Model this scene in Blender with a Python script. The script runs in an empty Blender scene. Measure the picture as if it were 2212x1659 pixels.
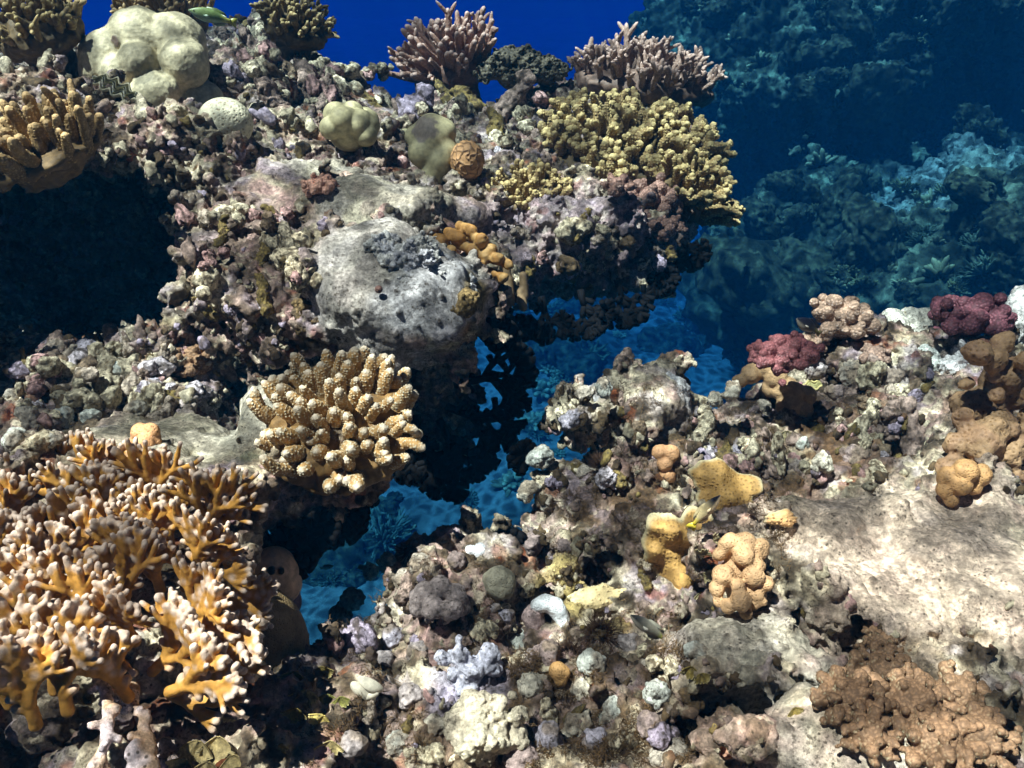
import bpy, math, random, time
import numpy as np
from mathutils import Vector, Matrix
from concurrent.futures import ThreadPoolExecutor
import openvdb as vdb
T0 = time.time()
SC = bpy.context.scene
COL = SC.collection
random.seed(7)
RNG = np.random.default_rng(11)

# ------------------------------------------------------------------ camera
PITCH = math.radians(28.0)
LENS = 28.0
FPX = 2212 * LENS / 36.0
cam_data = bpy.data.cameras.new('camera')
cam = bpy.data.objects.new('camera', cam_data)
COL.objects.link(cam)
cam_data.lens = LENS
cam_data.sensor_width = 36
cam_data.clip_start = 0.02
cam_data.clip_end = 500
cam.location = (0, 0, 0)
cam.rotation_euler = (math.pi / 2 - PITCH, 0, 0)
SC.camera = cam
FWD = np.array([0, math.cos(PITCH), -math.sin(PITCH)])
UPV = np.array([0, math.sin(PITCH), math.cos(PITCH)])
RGT = np.array([1.0, 0, 0])

def at(px, py, d):
    """world point that stands d metres ahead at a spot of the 2212 x 1659 view"""
    return d * (FWD + (px - 1106) / FPX * RGT + (829.5 - py) / FPX * UPV)

# ------------------------------------------------------------------ sky, sun, exposure
SUN_EL, SUN_AZ = 65.0, 238.0          # azimuth: degrees clockwise from +Y the light comes from
world = bpy.data.worlds.new('World')
SC.world = world
world.use_nodes = True
nt = world.node_tree
bg = nt.nodes['Background']
sky = nt.nodes.new('ShaderNodeTexSky')
sky.sky_type = 'NISHITA'
sky.sun_disc = False
sky.sun_elevation = math.radians(SUN_EL)
sky.sun_rotation = math.radians(SUN_AZ)
tint = nt.nodes.new('ShaderNodeMix')
tint.data_type = 'RGBA'
tint.blend_type = 'MULTIPLY'
tint.inputs[0].default_value = 1.0
tint.inputs[7].default_value = (0.07, 0.10, 0.14, 1)
nt.links.new(sky.outputs[0], tint.inputs[6])
nt.links.new(tint.outputs[2], bg.inputs[0])
bg.inputs[1].default_value = 0.05
sun_d = bpy.data.lights.new('sun', 'SUN')
sun_d.energy = 5.0
sun_d.angle = math.radians(0.5)
sun_d.color = (1.0, 0.80, 0.66)
sun = bpy.data.objects.new('sun', sun_d)
COL.objects.link(sun)
el, az = math.radians(SUN_EL), math.radians(SUN_AZ)
TO_SUN = Vector((math.sin(az) * math.cos(el), math.cos(az) * math.cos(el), math.sin(el)))
sun.rotation_euler = TO_SUN.to_track_quat('Z', 'Y').to_euler()
SC.view_settings.view_transform = 'Standard'
SC.view_settings.look = 'None'
SC.view_settings.gamma = 1
SC.view_settings.exposure = 1.85
SC.render.engine = 'CYCLES'
cy = SC.cycles
cy.use_denoising = True
cy.use_adaptive_sampling = True
cy.adaptive_threshold = 0.035
cy.max_bounces = 5
cy.diffuse_bounces = 2
cy.glossy_bounces = 2
cy.transmission_bounces = 2
cy.transparent_max_bounces = 6
cy.volume_bounces = 1
cy.caustics_reflective = False
cy.caustics_refractive = False
cy.time_limit = 800

# ------------------------------------------------------------------ noise (numpy)
_P = RNG.permutation(256).astype(np.int32)
_P = np.concatenate([_P, _P, _P])
_G = RNG.normal(size=(256, 3)).astype(np.float32)
_G /= np.linalg.norm(_G, axis=1)[:, None]
_J = RNG.random((256, 3)).astype(np.float32)
POOL = ThreadPoolExecutor(4)

def _chunks(f, p, *a):
    n = len(p)
    if n == 0:
        return f(p, *a)
    step = 60000
    parts = list(POOL.map(lambda i: f(p[i:i + step], *a), range(0, n, step)))
    if isinstance(parts[0], tuple):
        return tuple(np.concatenate([q[k] for q in parts]) for k in range(len(parts[0])))
    return np.concatenate(parts)

def _perlin(p):
    i = np.floor(p).astype(np.int32)
    f = (p - i).astype(np.float32)
    i &= 255
    u = f * f * f * (f * (f * 6 - 15) + 10)
    out = 0
    for dx in (0, 1):
        wx = u[:, 0] if dx else 1 - u[:, 0]
        hx = _P[i[:, 0] + dx]
        for dy in (0, 1):
            wy = u[:, 1] if dy else 1 - u[:, 1]
            hy = _P[hx + i[:, 1] + dy]
            for dz in (0, 1):
                wz = u[:, 2] if dz else 1 - u[:, 2]
                g = _G[_P[hy + i[:, 2] + dz]]
                out = out + (g[:, 0] * (f[:, 0] - dx) + g[:, 1] * (f[:, 1] - dy) + g[:, 2] * (f[:, 2] - dz)) * (wx * wy * wz)
    return out * 1.5

def perlin(p, freq=1.0, off=0.0):
    return _chunks(_perlin, np.asarray(p, np.float32) * freq + off)

def fbm(p, freq=1.0, octs=3, gain=0.5, off=0.0):
    s, a = 0, 1.0
    for k in range(octs):
        s = s + a * perlin(p, freq * 2.03 ** k, off + 17.3 * k)
        a *= gain
    return s

def _worley(p, jit):
    i = np.floor(p).astype(np.int32)
    f = (p - i).astype(np.float32)
    i &= 255
    best = np.full(len(p), 9.0, np.float32)
    sec = best.copy()
    cid = np.zeros(len(p), np.int32)
    for dx in (-1, 0, 1):
        hx = _P[(i[:, 0] + dx) & 255]
        for dy in (-1, 0, 1):
            hy = _P[hx + ((i[:, 1] + dy) & 255)]
            for dz in (-1, 0, 1):
                h = _P[hy + ((i[:, 2] + dz) & 255)]
                j = _J[h]
                q = (dx + 0.5 + (j[:, 0] - .5) * jit - f[:, 0]) ** 2 + (dy + 0.5 + (j[:, 1] - .5) * jit - f[:, 1]) ** 2 + (dz + 0.5 + (j[:, 2] - .5) * jit - f[:, 2]) ** 2
                m = q < best
                sec = np.where(m, best, np.minimum(sec, q))
                cid = np.where(m, h, cid)
                best = np.where(m, q, best)
    return np.sqrt(best), np.sqrt(sec), cid.astype(np.float32) / 255.0

def worley(p, freq=1.0, off=0.0, jit=0.9):
    return _chunks(_worley, np.asarray(p, np.float32) * freq + off, jit)

def vnoise3(p, freq, amp, off=0.0):
    return np.stack([perlin(p, freq, off + 31.1 * k) for k in range(3)], 1) * amp

def sstep(a, b, x):
    t = np.clip((x - a) / (b - a), 0, 1)
    return t * t * (3 - 2 * t)

def smin(a, b, k):
    h = np.clip(0.5 + 0.5 * (b - a) / k, 0, 1)
    return b + (a - b) * h - k * h * (1 - h)

def smax(a, b, k):
    return -smin(-a, -b, k)

# ------------------------------------------------------------------ mesh helpers
def new_mesh(name, V, F, smooth=True):
    """F: (n,4) or (n,3) int array, or a list of such arrays"""
    V = np.asarray(V, np.float32)
    Fs = F if isinstance(F, list) else [F]
    me = bpy.data.meshes.new(name)
    me.vertices.add(len(V))
    me.vertices.foreach_set('co', V.ravel())
    loops = np.concatenate([f.ravel() for f in Fs]).astype(np.int32)
    sizes = np.concatenate([np.full(len(f), f.shape[1], np.int32) for f in Fs])
    me.loops.add(len(loops))
    me.loops.foreach_set('vertex_index', loops)
    me.polygons.add(len(sizes))
    st = np.zeros(len(sizes), np.int32)
    st[1:] = np.cumsum(sizes)[:-1]
    me.polygons.foreach_set('loop_start', st)
    me.update(calc_edges=True)
    if smooth:
        me.polygons.foreach_set('use_smooth', np.ones(len(me.polygons), bool))
    return me

def mesh_co(me):
    a = np.empty(len(me.vertices) * 3, np.float32)
    me.vertices.foreach_get('co', a)
    return a.reshape(-1, 3)

def mesh_no(me):
    a = np.empty(len(me.vertices) * 3, np.float32)
    me.vertices.foreach_get('normal', a)
    return a.reshape(-1, 3)

def set_co(me, V):
    me.vertices.foreach_set('co', np.asarray(V, np.float32).ravel())
    me.update()

def set_col(me, C, name='Col'):
    at_ = me.color_attributes.new(name, 'FLOAT_COLOR', 'POINT')
    C4 = np.ones((len(me.vertices), 4), np.float32)
    C4[:, :3] = C
    at_.data.foreach_set('color', C4.ravel())

def subsurf(me, levels=1, name='m'):
    o = bpy.data.objects.new('temp', me)
    COL.objects.link(o)
    m = o.modifiers.new('s', 'SUBSURF')
    m.levels = levels
    m.render_levels = levels
    dg = bpy.context.evaluated_depsgraph_get()
    r = bpy.data.meshes.new_from_object(o.evaluated_get(dg))
    bpy.data.objects.remove(o)
    bpy.data.meshes.remove(me)
    r.name = name
    return r

def quads_of(me):
    q = np.empty(len(me.loops), np.int32)
    me.loops.foreach_get('vertex_index', q)
    return q.reshape(-1, 4)

def refine(V, Q, smooth_=2):
    """split every quad in four, then relax"""
    n = len(V)
    E = np.stack([Q, np.roll(Q, -1, 1)], -1).reshape(-1, 2).astype(np.int64)
    key = np.minimum(E[:, 0], E[:, 1]) * n + np.maximum(E[:, 0], E[:, 1])
    uk, inv = np.unique(key, return_inverse=True)
    a, b = uk // n, uk % n
    em = (V[a] + V[b]) * .5
    fc = V[Q].mean(1)
    e = inv.reshape(-1, 4) + n
    f = (np.arange(len(Q)) + n + len(uk))[:, None]
    V2 = np.vstack([V, em, fc]).astype(np.float32)
    Q2 = np.concatenate([np.stack([Q[:, k], e[:, k], f[:, 0], e[:, (k + 3) % 4]], 1) for k in range(4)]).astype(np.int32)
    A = np.concatenate([Q2[:, 0], Q2[:, 1], Q2[:, 2], Q2[:, 3]]); B = np.concatenate([Q2[:, 1], Q2[:, 2], Q2[:, 3], Q2[:, 0]])
    cnt = np.bincount(A, minlength=len(V2)).astype(np.float32)
    for _ in range(smooth_):
        S_ = np.stack([np.bincount(A, V2[B, k], len(V2)) for k in range(3)], 1)
        V2 = (V2 * .4 + .6 * S_ / cnt[:, None]).astype(np.float32)
    return V2, Q2

def link(name, me, mat, parent=None, loc=None):
    o = bpy.data.objects.new(name, me)
    COL.objects.link(o)
    if mat is not None and len(me.materials) == 0:
        me.materials.append(mat)
    if parent is not None:
        o.parent = parent
    if loc is not None:
        o.location = loc
    return o

def tag(o, label=None, cat=None, group=None, kind=None):
    if label: o['label'] = label
    if cat: o['category'] = cat
    if group: o['group'] = group
    if kind: o['kind'] = kind
    return o

def empty(name, loc):
    o = bpy.data.objects.new(name, None)
    o.empty_display_size = 0.02
    o.location = [float(c) for c in loc]
    COL.objects.link(o)
    return o

# ------------------------------------------------------------------ signed distance volumes
class Vol:
    """a block of space holding the distance to a growing union of soft shapes"""
    def __init__(s, lo, hi, h):
        s.lo = np.array(lo, float); s.h = h
        s.n = np.ceil((np.array(hi) - s.lo) / h).astype(int) + 1
        s.bgd = 0.09
        s.a = np.full(tuple(s.n), s.bgd, np.float32)
    def axes(s):
        return [s.lo[k] + s.h * np.arange(s.n[k]) for k in range(3)]
    def block(s, lo, hi):
        i0 = np.clip(np.floor((np.array(lo) - s.lo) / s.h).astype(int), 0, s.n)
        i1 = np.clip(np.ceil((np.array(hi) - s.lo) / s.h).astype(int) + 1, 0, s.n)
        if (i1 <= i0).any(): return None
        sl = tuple(slice(a, b) for a, b in zip(i0, i1))
        ax = [(s.lo[k] + s.h * np.arange(i0[k], i1[k])).astype(np.float32) for k in range(3)]
        return sl, ax[0][:, None, None], ax[1][None, :, None], ax[2][None, None, :]
    def ell(s, c, r, k=0.02, cut=False, rot=None):
        c = np.asarray(c, float); r = np.asarray(r, float) * np.ones(3)
        R = float(max(r)) + 0.05
        b = s.block(c - R, c + R)
        if b is None: return
        sl, X, Y, Z = b
        dx, dy, dz = X - c[0], Y - c[1], Z - c[2]
        if rot is not None:
            M = np.asarray(rot)
            dx, dy, dz = (M[0, 0] * dx + M[1, 0] * dy + M[2, 0] * dz, M[0, 1] * dx + M[1, 1] * dy + M[2, 1] * dz, M[0, 2] * dx + M[1, 2] * dy + M[2, 2] * dz)
        q = np.sqrt((dx / r[0]) ** 2 + (dy / r[1]) ** 2 + (dz / r[2]) ** 2)
        g = np.sqrt((dx / r[0] ** 2) ** 2 + (dy / r[1] ** 2) ** 2 + (dz / r[2] ** 2) ** 2) + 1e-6
        d = (q * (q - 1) / g)
        d = np.clip(d, -1, s.bgd)
        s.a[sl] = smax(s.a[sl], -d, k) if cut else smin(s.a[sl], d, k)
    def cap(s, p0, p1, r0, r1, k=0.006, flat=None):
        p0 = np.asarray(p0, float); p1 = np.asarray(p1, float)
        R = max(r0, r1) + 0.02
        b = s.block(np.minimum(p0, p1) - R, np.maximum(p0, p1) + R)
        if b is None: return
        sl, X, Y, Z = b
        v = p1 - p0; L2 = float(v @ v) + 1e-9
        dx, dy, dz = X - p0[0], Y - p0[1], Z - p0[2]
        t = np.clip((dx * v[0] + dy * v[1] + dz * v[2]) / L2, 0, 1)
        dx = dx - t * v[0]; dy = dy - t * v[1]; dz = dz - t * v[2]
        d = np.sqrt(dx * dx + dy * dy + dz * dz) - (r0 + (r1 - r0) * t)
        s.a[sl] = smin(s.a[sl], np.minimum(d, s.bgd), k)
    def band(s, w):
        m = np.abs(s.a) < w
        idx = np.nonzero(m)
        p = np.stack([s.lo[k] + s.h * idx[k] for k in range(3)], 1).astype(np.float32)
        return idx, p
    def mesh(s, name, raw=False):
        a = s.a
        for k in range(3):                      # close the volume at its borders
            sl = [slice(None)] * 3
            for e in (0, -1):
                sl[k] = e
                a[tuple(sl)] = np.maximum(a[tuple(sl)], s.h)
        g = vdb.FloatGrid()
        g.background = s.bgd
        g.copyFromArray(np.clip(a, -s.bgd, s.bgd))
        v, q = g.convertToQuads(isovalue=0.0)
        v = v * s.h + s.lo
        if raw: return v.astype(np.float32), q[:, ::-1].astype(np.int32)
        return new_mesh(name, v, q[:, ::-1].astype(np.int32))
def clock(msg):
    print('[%.1fs] %s' % (time.time() - T0, msg), flush=True)
# ------------------------------------------------------------------ materials
def mat_new(name):
    m = bpy.data.materials.new(name)
    m.use_nodes = True
    n = m.node_tree.nodes
    return m, m.node_tree, n['Principled BSDF']

def noise_node(t, scale, detail=3, rough=0.55, src=None):
    n = t.nodes.new('ShaderNodeTexNoise')
    n.inputs['Scale'].default_value = scale
    n.inputs['Detail'].default_value = detail
    n.inputs['Roughness'].default_value = rough
    if src is not None: t.links.new(src, n.inputs['Vector'])
    return n

def ramp(t, src, stops):
    r = t.nodes.new('ShaderNodeValToRGB')
    e = r.color_ramp.elements
    while len(e) < len(stops): e.new(0.5)
    for k, (p, c) in enumerate(stops):
        e[k].position = p
        e[k].color = (*c, 1) if not isinstance(c, (int, float)) else (c, c, c, 1)
    t.links.new(src, r.inputs[0])
    return r

def mixc(t, fac, a, b, mode='MIX'):
    m = t.nodes.new('ShaderNodeMix')
    m.data_type = 'RGBA'
    m.blend_type = mode
    for s, i in ((fac, 0), (a, 6), (b, 7)):
        if hasattr(s, 'node'): t.links.new(s, m.inputs[i])
        elif isinstance(s, (int, float)): m.inputs[i].default_value = s
        else: m.inputs[i].default_value = (*s, 1)
    return m.outputs[2]

def bump(t, bsdf, src, dist, strength=1.0, prev=None):
    b = t.nodes.new('ShaderNodeBump')
    b.inputs['Distance'].default_value = dist
    b.inputs['Strength'].default_value = strength
    t.links.new(src, b.inputs['Height'])
    if prev is not None: t.links.new(prev, b.inputs['Normal'])
    t.links.new(b.outputs[0], bsdf.inputs['Normal'])
    return b.outputs[0]

def coords(t):
    c = t.nodes.new('ShaderNodeNewGeometry')
    return c.outputs['Position']

def attr_mat(name, rough=0.75, speck=0.35, speck_scale=260, bump_d=0.0012, bump_scale=420, dark=(0.06, 0.045, 0.03), spec=0.25, cells=None):
    """colour comes from the mesh's own painted attribute, broken up by grain, specks and pits"""
    m, t, b = mat_new(name)
    pos = coords(t)
    a = t.nodes.new('ShaderNodeAttribute')
    a.attribute_name = 'Col'
    n1 = noise_node(t, 90, 4, 0.65, pos)
    r1 = ramp(t, n1.outputs[0], [(0.3, 0.62), (0.7, 1.25)])
    c = mixc(t, 1.0, a.outputs['Color'], r1.outputs[0], 'MULTIPLY')
    if speck > 0:
        n2 = noise_node(t, speck_scale, 5, 0.7, pos)
        r2 = ramp(t, n2.outputs[0], [(0.52, 0.0), (0.62, 1.0)])
        n3 = noise_node(t, 28, 2, 0.5, pos)
        r3 = ramp(t, n3.outputs[0], [(0.4, 0.0), (0.62, speck)])
        f = t.nodes.new('ShaderNodeMath'); f.operation = 'MULTIPLY'
        t.links.new(r2.outputs[0], f.inputs[0]); t.links.new(r3.outputs[0], f.inputs[1])
        c = mixc(t, f.outputs[0], c, dark)
    if cells:
        v = t.nodes.new('ShaderNodeTexVoronoi')
        v.inputs['Scale'].default_value = cells[0]
        t.links.new(pos, v.inputs['Vector'])
        rr = ramp(t, v.outputs['Distance'], [(0.12, 1.0), (0.32, 0.0)])
        g = t.nodes.new('ShaderNodeMath'); g.operation = 'MULTIPLY'
        t.links.new(rr.outputs[0], g.inputs[0]); g.inputs[1].default_value = cells[2]
        c = mixc(t, g.outputs[0], c, cells[1])
    if speck > 0:
        n4 = noise_node(t, speck_scale * 0.55, 4, 0.75, pos)
        r4 = ramp(t, n4.outputs[0], [(0.30, 0.45), (0.5, 0.95), (0.68, 1.7)])
        c = mixc(t, 1.0, c, r4.outputs[0], 'MULTIPLY')
        vp = t.nodes.new('ShaderNodeTexVoronoi')
        vp.inputs['Scale'].default_value = speck_scale * 0.62
        t.links.new(pos, vp.inputs['Vector'])
        rp = ramp(t, vp.outputs['Distance'], [(0.16, 1.0), (0.26, 0.0)])
        n5 = noise_node(t, speck_scale * 0.16, 3, 0.6, pos)
        r5 = ramp(t, n5.outputs[0], [(0.46, 0.0), (0.56, 0.85)])
        pm = t.nodes.new('ShaderNodeMath'); pm.operation = 'MULTIPLY'
        t.links.new(rp.outputs[0], pm.inputs[0]); t.links.new(r5.outputs[0], pm.inputs[1])
        c = mixc(t, pm.outputs[0], c, dark)
    t.links.new(c, b.inputs['Base Color'])
    b.inputs['Roughness'].default_value = rough
    b.inputs['Specular IOR Level'].default_value = spec
    nb = noise_node(t, bump_scale, 5, 0.7, pos)
    p = bump(t, b, nb.outputs[0], bump_d)
    if cells:
        rb = ramp(t, v.outputs['Distance'], [(0.1, 0.0 if cells[2] > 0 else 1.0), (0.5, 1.0 if cells[2] > 0 else 0.0)])
        bump(t, b, rb.outputs[0], cells[3], 1.0, p)
    return m

M_ROCK = attr_mat('reef_rock_material', 0.8, 0.85, 230, 0.0022, 300)
M_FAR = attr_mat('far_reef_material', 0.85, 0.9, 14, 0.02, 22, dark=(0.01, 0.012, 0.01))
M_CORAL = attr_mat('coral_skin', 0.6, 0.0, 200, 0.0007, 700, spec=0.3)
M_CORALPORE = attr_mat('coral_skin_with_pores', 0.6, 0.0, 200, 0.0006, 600, spec=0.3, cells=(330, (0.10, 0.06, 0.02), 0.35, 0.0008))
M_DOTTED = attr_mat('coral_skin_dotted', 0.6, 0.0, 200, 0.0006, 500, spec=0.3, cells=(150, (0.16, 0.08, 0.02), 0.8, 0.0012))
M_SKIN = attr_mat('fish_scales', 0.35, 0.0, 200, 0.0002, 600, spec=0.5)
M_ALGA = attr_mat('algae_blade', 0.6, 0.3, 300, 0.0006, 500, spec=0.3)

def plain(name, col, rough=0.7, bump_d=0.0008, bump_scale=300, var=0.35, spec=0.3):
    m, t, b = mat_new(name)
    pos = coords(t)
    n = noise_node(t, bump_scale * 0.35, 4, 0.6, pos)
    r = ramp(t, n.outputs[0], [(0.3, 1 - var), (0.7, 1 + var)])
    c = mixc(t, 1.0, col, r.outputs[0], 'MULTIPLY')
    t.links.new(c, b.inputs['Base Color'])
    b.inputs['Roughness'].default_value = rough
    b.inputs['Specular IOR Level'].default_value = spec
    nb = noise_node(t, bump_scale, 4, 0.65, pos)
    bump(t, b, nb.outputs[0], bump_d)
    return m

# ------------------------------------------------------------------ water: unseen flat surface sheet that patterns the sun with painted caustics, and the water body itself
def water_surface_gobo():
    m = bpy.data.materials.new('water_caustic_gobo')
    m.use_nodes = True
    t = m.node_tree
    t.nodes.clear()
    out = t.nodes.new('ShaderNodeOutputMaterial')
    tr = t.nodes.new('ShaderNodeBsdfTransparent')
    t.links.new(tr.outputs[0], out.inputs[0])
    pos = coords(t)
    nz = noise_node(t, 3.2, 3, 0.5, pos)
    v = t.nodes.new('ShaderNodeVectorMath'); v.operation = 'MULTIPLY_ADD'
    t.links.new(nz.outputs['Color'], v.inputs[0])
    v.inputs[1].default_value = (0.28, 0.28, 0.28)
    t.links.new(pos, v.inputs[2])
    vo = t.nodes.new('ShaderNodeTexVoronoi')
    vo.feature = 'DISTANCE_TO_EDGE'
    vo.inputs['Scale'].default_value = 6.0
    t.links.new(v.outputs[0], vo.inputs['Vector'])
    r = ramp(t, vo.outputs['Distance'], [(0.0, 1.0), (0.07, 0.80), (0.17, 0.33), (0.4, 0.19)])
    vo2 = t.nodes.new('ShaderNodeTexVoronoi')
    vo2.feature = 'DISTANCE_TO_EDGE'
    vo2.inputs['Scale'].default_value = 11
    t.links.new(v.outputs[0], vo2.inputs['Vector'])
    r2 = ramp(t, vo2.outputs['Distance'], [(0.0, 1.0), (0.25, 0.66)])
    c = mixc(t, 1.0, r.outputs[0], r2.outputs[0], 'MULTIPLY')
    t.links.new(c, tr.inputs[0])
    V = [(-90, -60, 0.5), (90, -60, 0.5), (90, 120, 0.5), (-90, 120, 0.5)]
    o = link('water_surface_gobo', new_mesh('water_surface_gobo', V, np.array([[0, 1, 2, 3]])), m)
    tag(o, kind='structure')

def haze():
    m = bpy.data.materials.new('clear_blue_water')
    m.use_nodes = True
    t = m.node_tree
    t.nodes.clear()
    out = t.nodes.new('ShaderNodeOutputMaterial')
    pv = t.nodes.new('ShaderNodeVolumePrincipled')
    pv.inputs['Density'].default_value = 0.30
    pv.inputs['Color'].default_value = (0.001, 0.020, 0.050, 1)
    pv.inputs['Absorption Color'].default_value = (0.02, 0.45, 0.90, 1)
    pv.inputs['Anisotropy'].default_value = 0.0
    t.links.new(pv.outputs[0], out.inputs['Volume'])
    lo, hi = (-60, -2.5, -9.0), (60, 90, 0.30)
    V = [(x, y, z) for z in (lo[2], hi[2]) for y in (lo[1], hi[1]) for x in (lo[0], hi[0])]
    F = np.array([[0, 2, 3, 1], [4, 5, 7, 6], [0, 1, 5, 4], [2, 6, 7, 3], [0, 4, 6, 2], [1, 3, 7, 5]])
    o = link('haze', new_mesh('haze', V, F, False), m)
    tag(o, kind='stuff')


# ------------------------------------------------------------------ reef masses
def poly_sd(X, Y, P):
    """signed distance in plan to polygon P, negative inside"""
    d = np.full(X.shape, 1e9)
    ins = np.zeros(X.shape, bool)
    n = len(P)
    for i in range(n):
        a, b = P[i], P[(i + 1) % n]
        e = b - a
        t = np.clip(((X - a[0]) * e[0] + (Y - a[1]) * e[1]) / (e @ e + 1e-12), 0, 1)
        d = np.minimum(d, (X - a[0] - t * e[0]) ** 2 + (Y - a[1] - t * e[1]) ** 2)
        c = ((a[1] > Y) != (b[1] > Y)) & (X < (b[0] - a[0]) * (Y - a[1]) / (b[1] - a[1] + 1e-12) + a[0])
        ins ^= c
    d = np.sqrt(d)
    return np.where(ins, -d, d)

def height_idw(X, Y, C, pw=3.0):
    num = 0; den = 0
    for c in C:
        w = 1.0 / (((X - c[0]) ** 2 + (Y - c[1]) ** 2) + 0.004) ** (pw / 2)
        num = num + w * c[2]; den = den + w
    return num / den

def slab(vol, outline, tops, thick, slope, k=0.05, edge_noise=0.03):
    ax = vol.axes()
    X, Y = np.meshgrid(ax[0], ax[1], indexing='ij')
    P = np.array([at(*q)[:2] for q in outline])
    flat = np.stack([X.ravel(), Y.ravel(), X.ravel() * 0], 1)
    wob = (fbm(flat, 7.0, 3, off=3.1) * edge_noise).reshape(X.shape)
    D = poly_sd(X, Y, P) + wob
    C = [at(*q) for q in tops] + [at(*q) for q in outline]
    H = height_idw(X, Y, C) - 0.018 + (fbm(flat, 4.5, 3, off=9.2) * 0.03).reshape(X.shape)
    B = H - thick - slope * np.clip(-D, 0, 10)
    D = D.astype(np.float32)[:, :, None]; H = H.astype(np.float32)[:, :, None]; B = B.astype(np.float32)[:, :, None]
    step = 40
    for i in range(0, len(ax[2]), step):
        Z = ax[2][i:i + step].astype(np.float32)[None, None, :]
        d = smax(smax(Z - H, B - Z, k), D + 0 * Z, k)
        vol.a[:, :, i:i + step] = smin(vol.a[:, :, i:i + step], np.clip(d, -1, vol.bgd), 0.02)

def regions(p, R, base):
    """R: (px,py,d,radius m,value) spheres that softly set a value around them"""
    v = np.full(len(p), base, np.float32)
    wob = perlin(p, 11.0, 5.5) * 0.03
    for (px, py, d, r, val) in R:
        c = at(px, py, d).astype(np.float32)
        q = np.sqrt(((p - c) ** 2).sum(1)) + wob
        w = 1 - sstep(r * 0.75, r * 1.1, q)
        v = v * (1 - w) + w * val
    return v

def roughen(vol, knob_regions, base_knob=1.0, seed=0.0, cut_at=0.075):
    """3D knobs, pits and hollows worked into the volume near its surface"""
    idx, p = vol.band(cut_at)
    dz = p @ FWD; sx = p[:, 0] / dz * FPX + 1106; sy = 829.5 - (p @ UPV) / dz * FPX
    m = (dz > 0.2) & (sx > -350) & (sx < 2560) & (sy > -300) & (sy < 1950)
    idx = tuple(i[m] for i in idx); p = p[m]
    a = vol.a[idx]
    K = regions(p, knob_regions, base_knob)
    pw = p + vnoise3(p, 9.0, 0.02, seed)
    a = a + 0.022 * fbm(p, 8.0, 2, off=seed + 2)
    f1, f2, cid = worley(pw, 15.0, seed)
    size = 0.4 + 0.9 * cid
    a = a - K * 0.044 * size * (1 - sstep(0.1, 0.75, f1)) + K * 0.018
    pw2 = p + vnoise3(p, 22.0, 0.009, seed + 7)
    f1, f2, cid = worley(pw2, 34.0, seed + 5)
    a = a - (0.12 + 0.88 * K) * 0.023 * (0.3 + cid) * (1 - sstep(0.08, 0.75, f1)) + K * 0.008
    pit = perlin(p, 27.0, seed + 40)
    a = a + (0.1 + 0.9 * K) * 0.018 * sstep(0.28, 0.7, pit)
    vol.a[idx] = a

def drop_crumbs(V, Q, least=260):
    lab = np.arange(len(V))
    A = Q.ravel(); B = np.roll(Q, -1, 1).ravel()
    for _ in range(400):
        m = np.minimum(lab[A], lab[B])
        new = lab.copy()
        np.minimum.at(new, A, m); np.minimum.at(new, B, m)
        new = new[new]; new = new[new]
        if (new == lab).all(): break
        lab = new
    cnt = np.bincount(lab, minlength=len(V))
    ok = cnt[lab] > least
    Q = Q[ok[Q[:, 0]]]
    idx = np.cumsum(ok) - 1
    return V[ok], idx[Q].astype(np.int32)

def finish(vol, name, paint, knob_regions, base_knob, fine=1.0, levels=1):
    V, Q = vol.mesh(name, True)
    vol.a = None
    # leave out what lies far outside the view or is a detached crumb
    print(len(V), flush=True)
    V, Q = drop_crumbs(V, Q)
    V, Q = refine(V, Q)
    me = new_mesh(name, V, Q)
    p = mesh_co(me); n = mesh_no(me)
    K = regions(p, knob_regions, base_knob)
    f1, f2, cid = worley(p + vnoise3(p, 40.0, 0.004, 3.3), 75.0, 1.7)
    crack = sstep(0.0, 0.18, f2 - f1)
    g = fbm(p, 60.0, 3, 0.6, 8.8)
    disp = fine * ((0.12 + 0.88 * K) * (0.0100 * (0.6 - f1) + 0.0040 * (cid - .5)) + (0.25 + 0.75 * K) * 0.0052 * g)
    set_co(me, p + n * disp[:, None])
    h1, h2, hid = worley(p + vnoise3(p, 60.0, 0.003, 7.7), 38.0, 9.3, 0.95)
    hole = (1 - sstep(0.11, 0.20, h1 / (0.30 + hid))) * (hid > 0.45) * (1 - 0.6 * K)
    q = mesh_co(me)
    set_co(me, q - n * (0.0065 * hole)[:, None])
    n = mesh_no(me)
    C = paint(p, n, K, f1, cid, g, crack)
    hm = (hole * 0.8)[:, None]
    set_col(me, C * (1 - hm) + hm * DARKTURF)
    o = link(name, me, M_ROCK)
    tag(o, kind='structure')
    clock('%s %d verts' % (name, len(me.vertices)))
    return o

def lin(h):
    """sRGB triple 0-255 -> linear"""
    c = np.array(h, float) / 255
    return np.where(c <= 0.04045, c / 12.92, ((c + 0.055) / 1.055) ** 2.4).astype(np.float32)

SAND = lin((194, 180, 152)); GREY = lin((160, 136, 124)); LAV = lin((172, 156, 172)); TURF = lin((92, 74, 52))
PINKROCK = lin((190, 150, 144)); OLIVE = lin((134, 114, 66)); CREAM = lin((222, 206, 176)); RUST = lin((150, 74, 34)); DARKTURF = lin((52, 40, 28))

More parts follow.
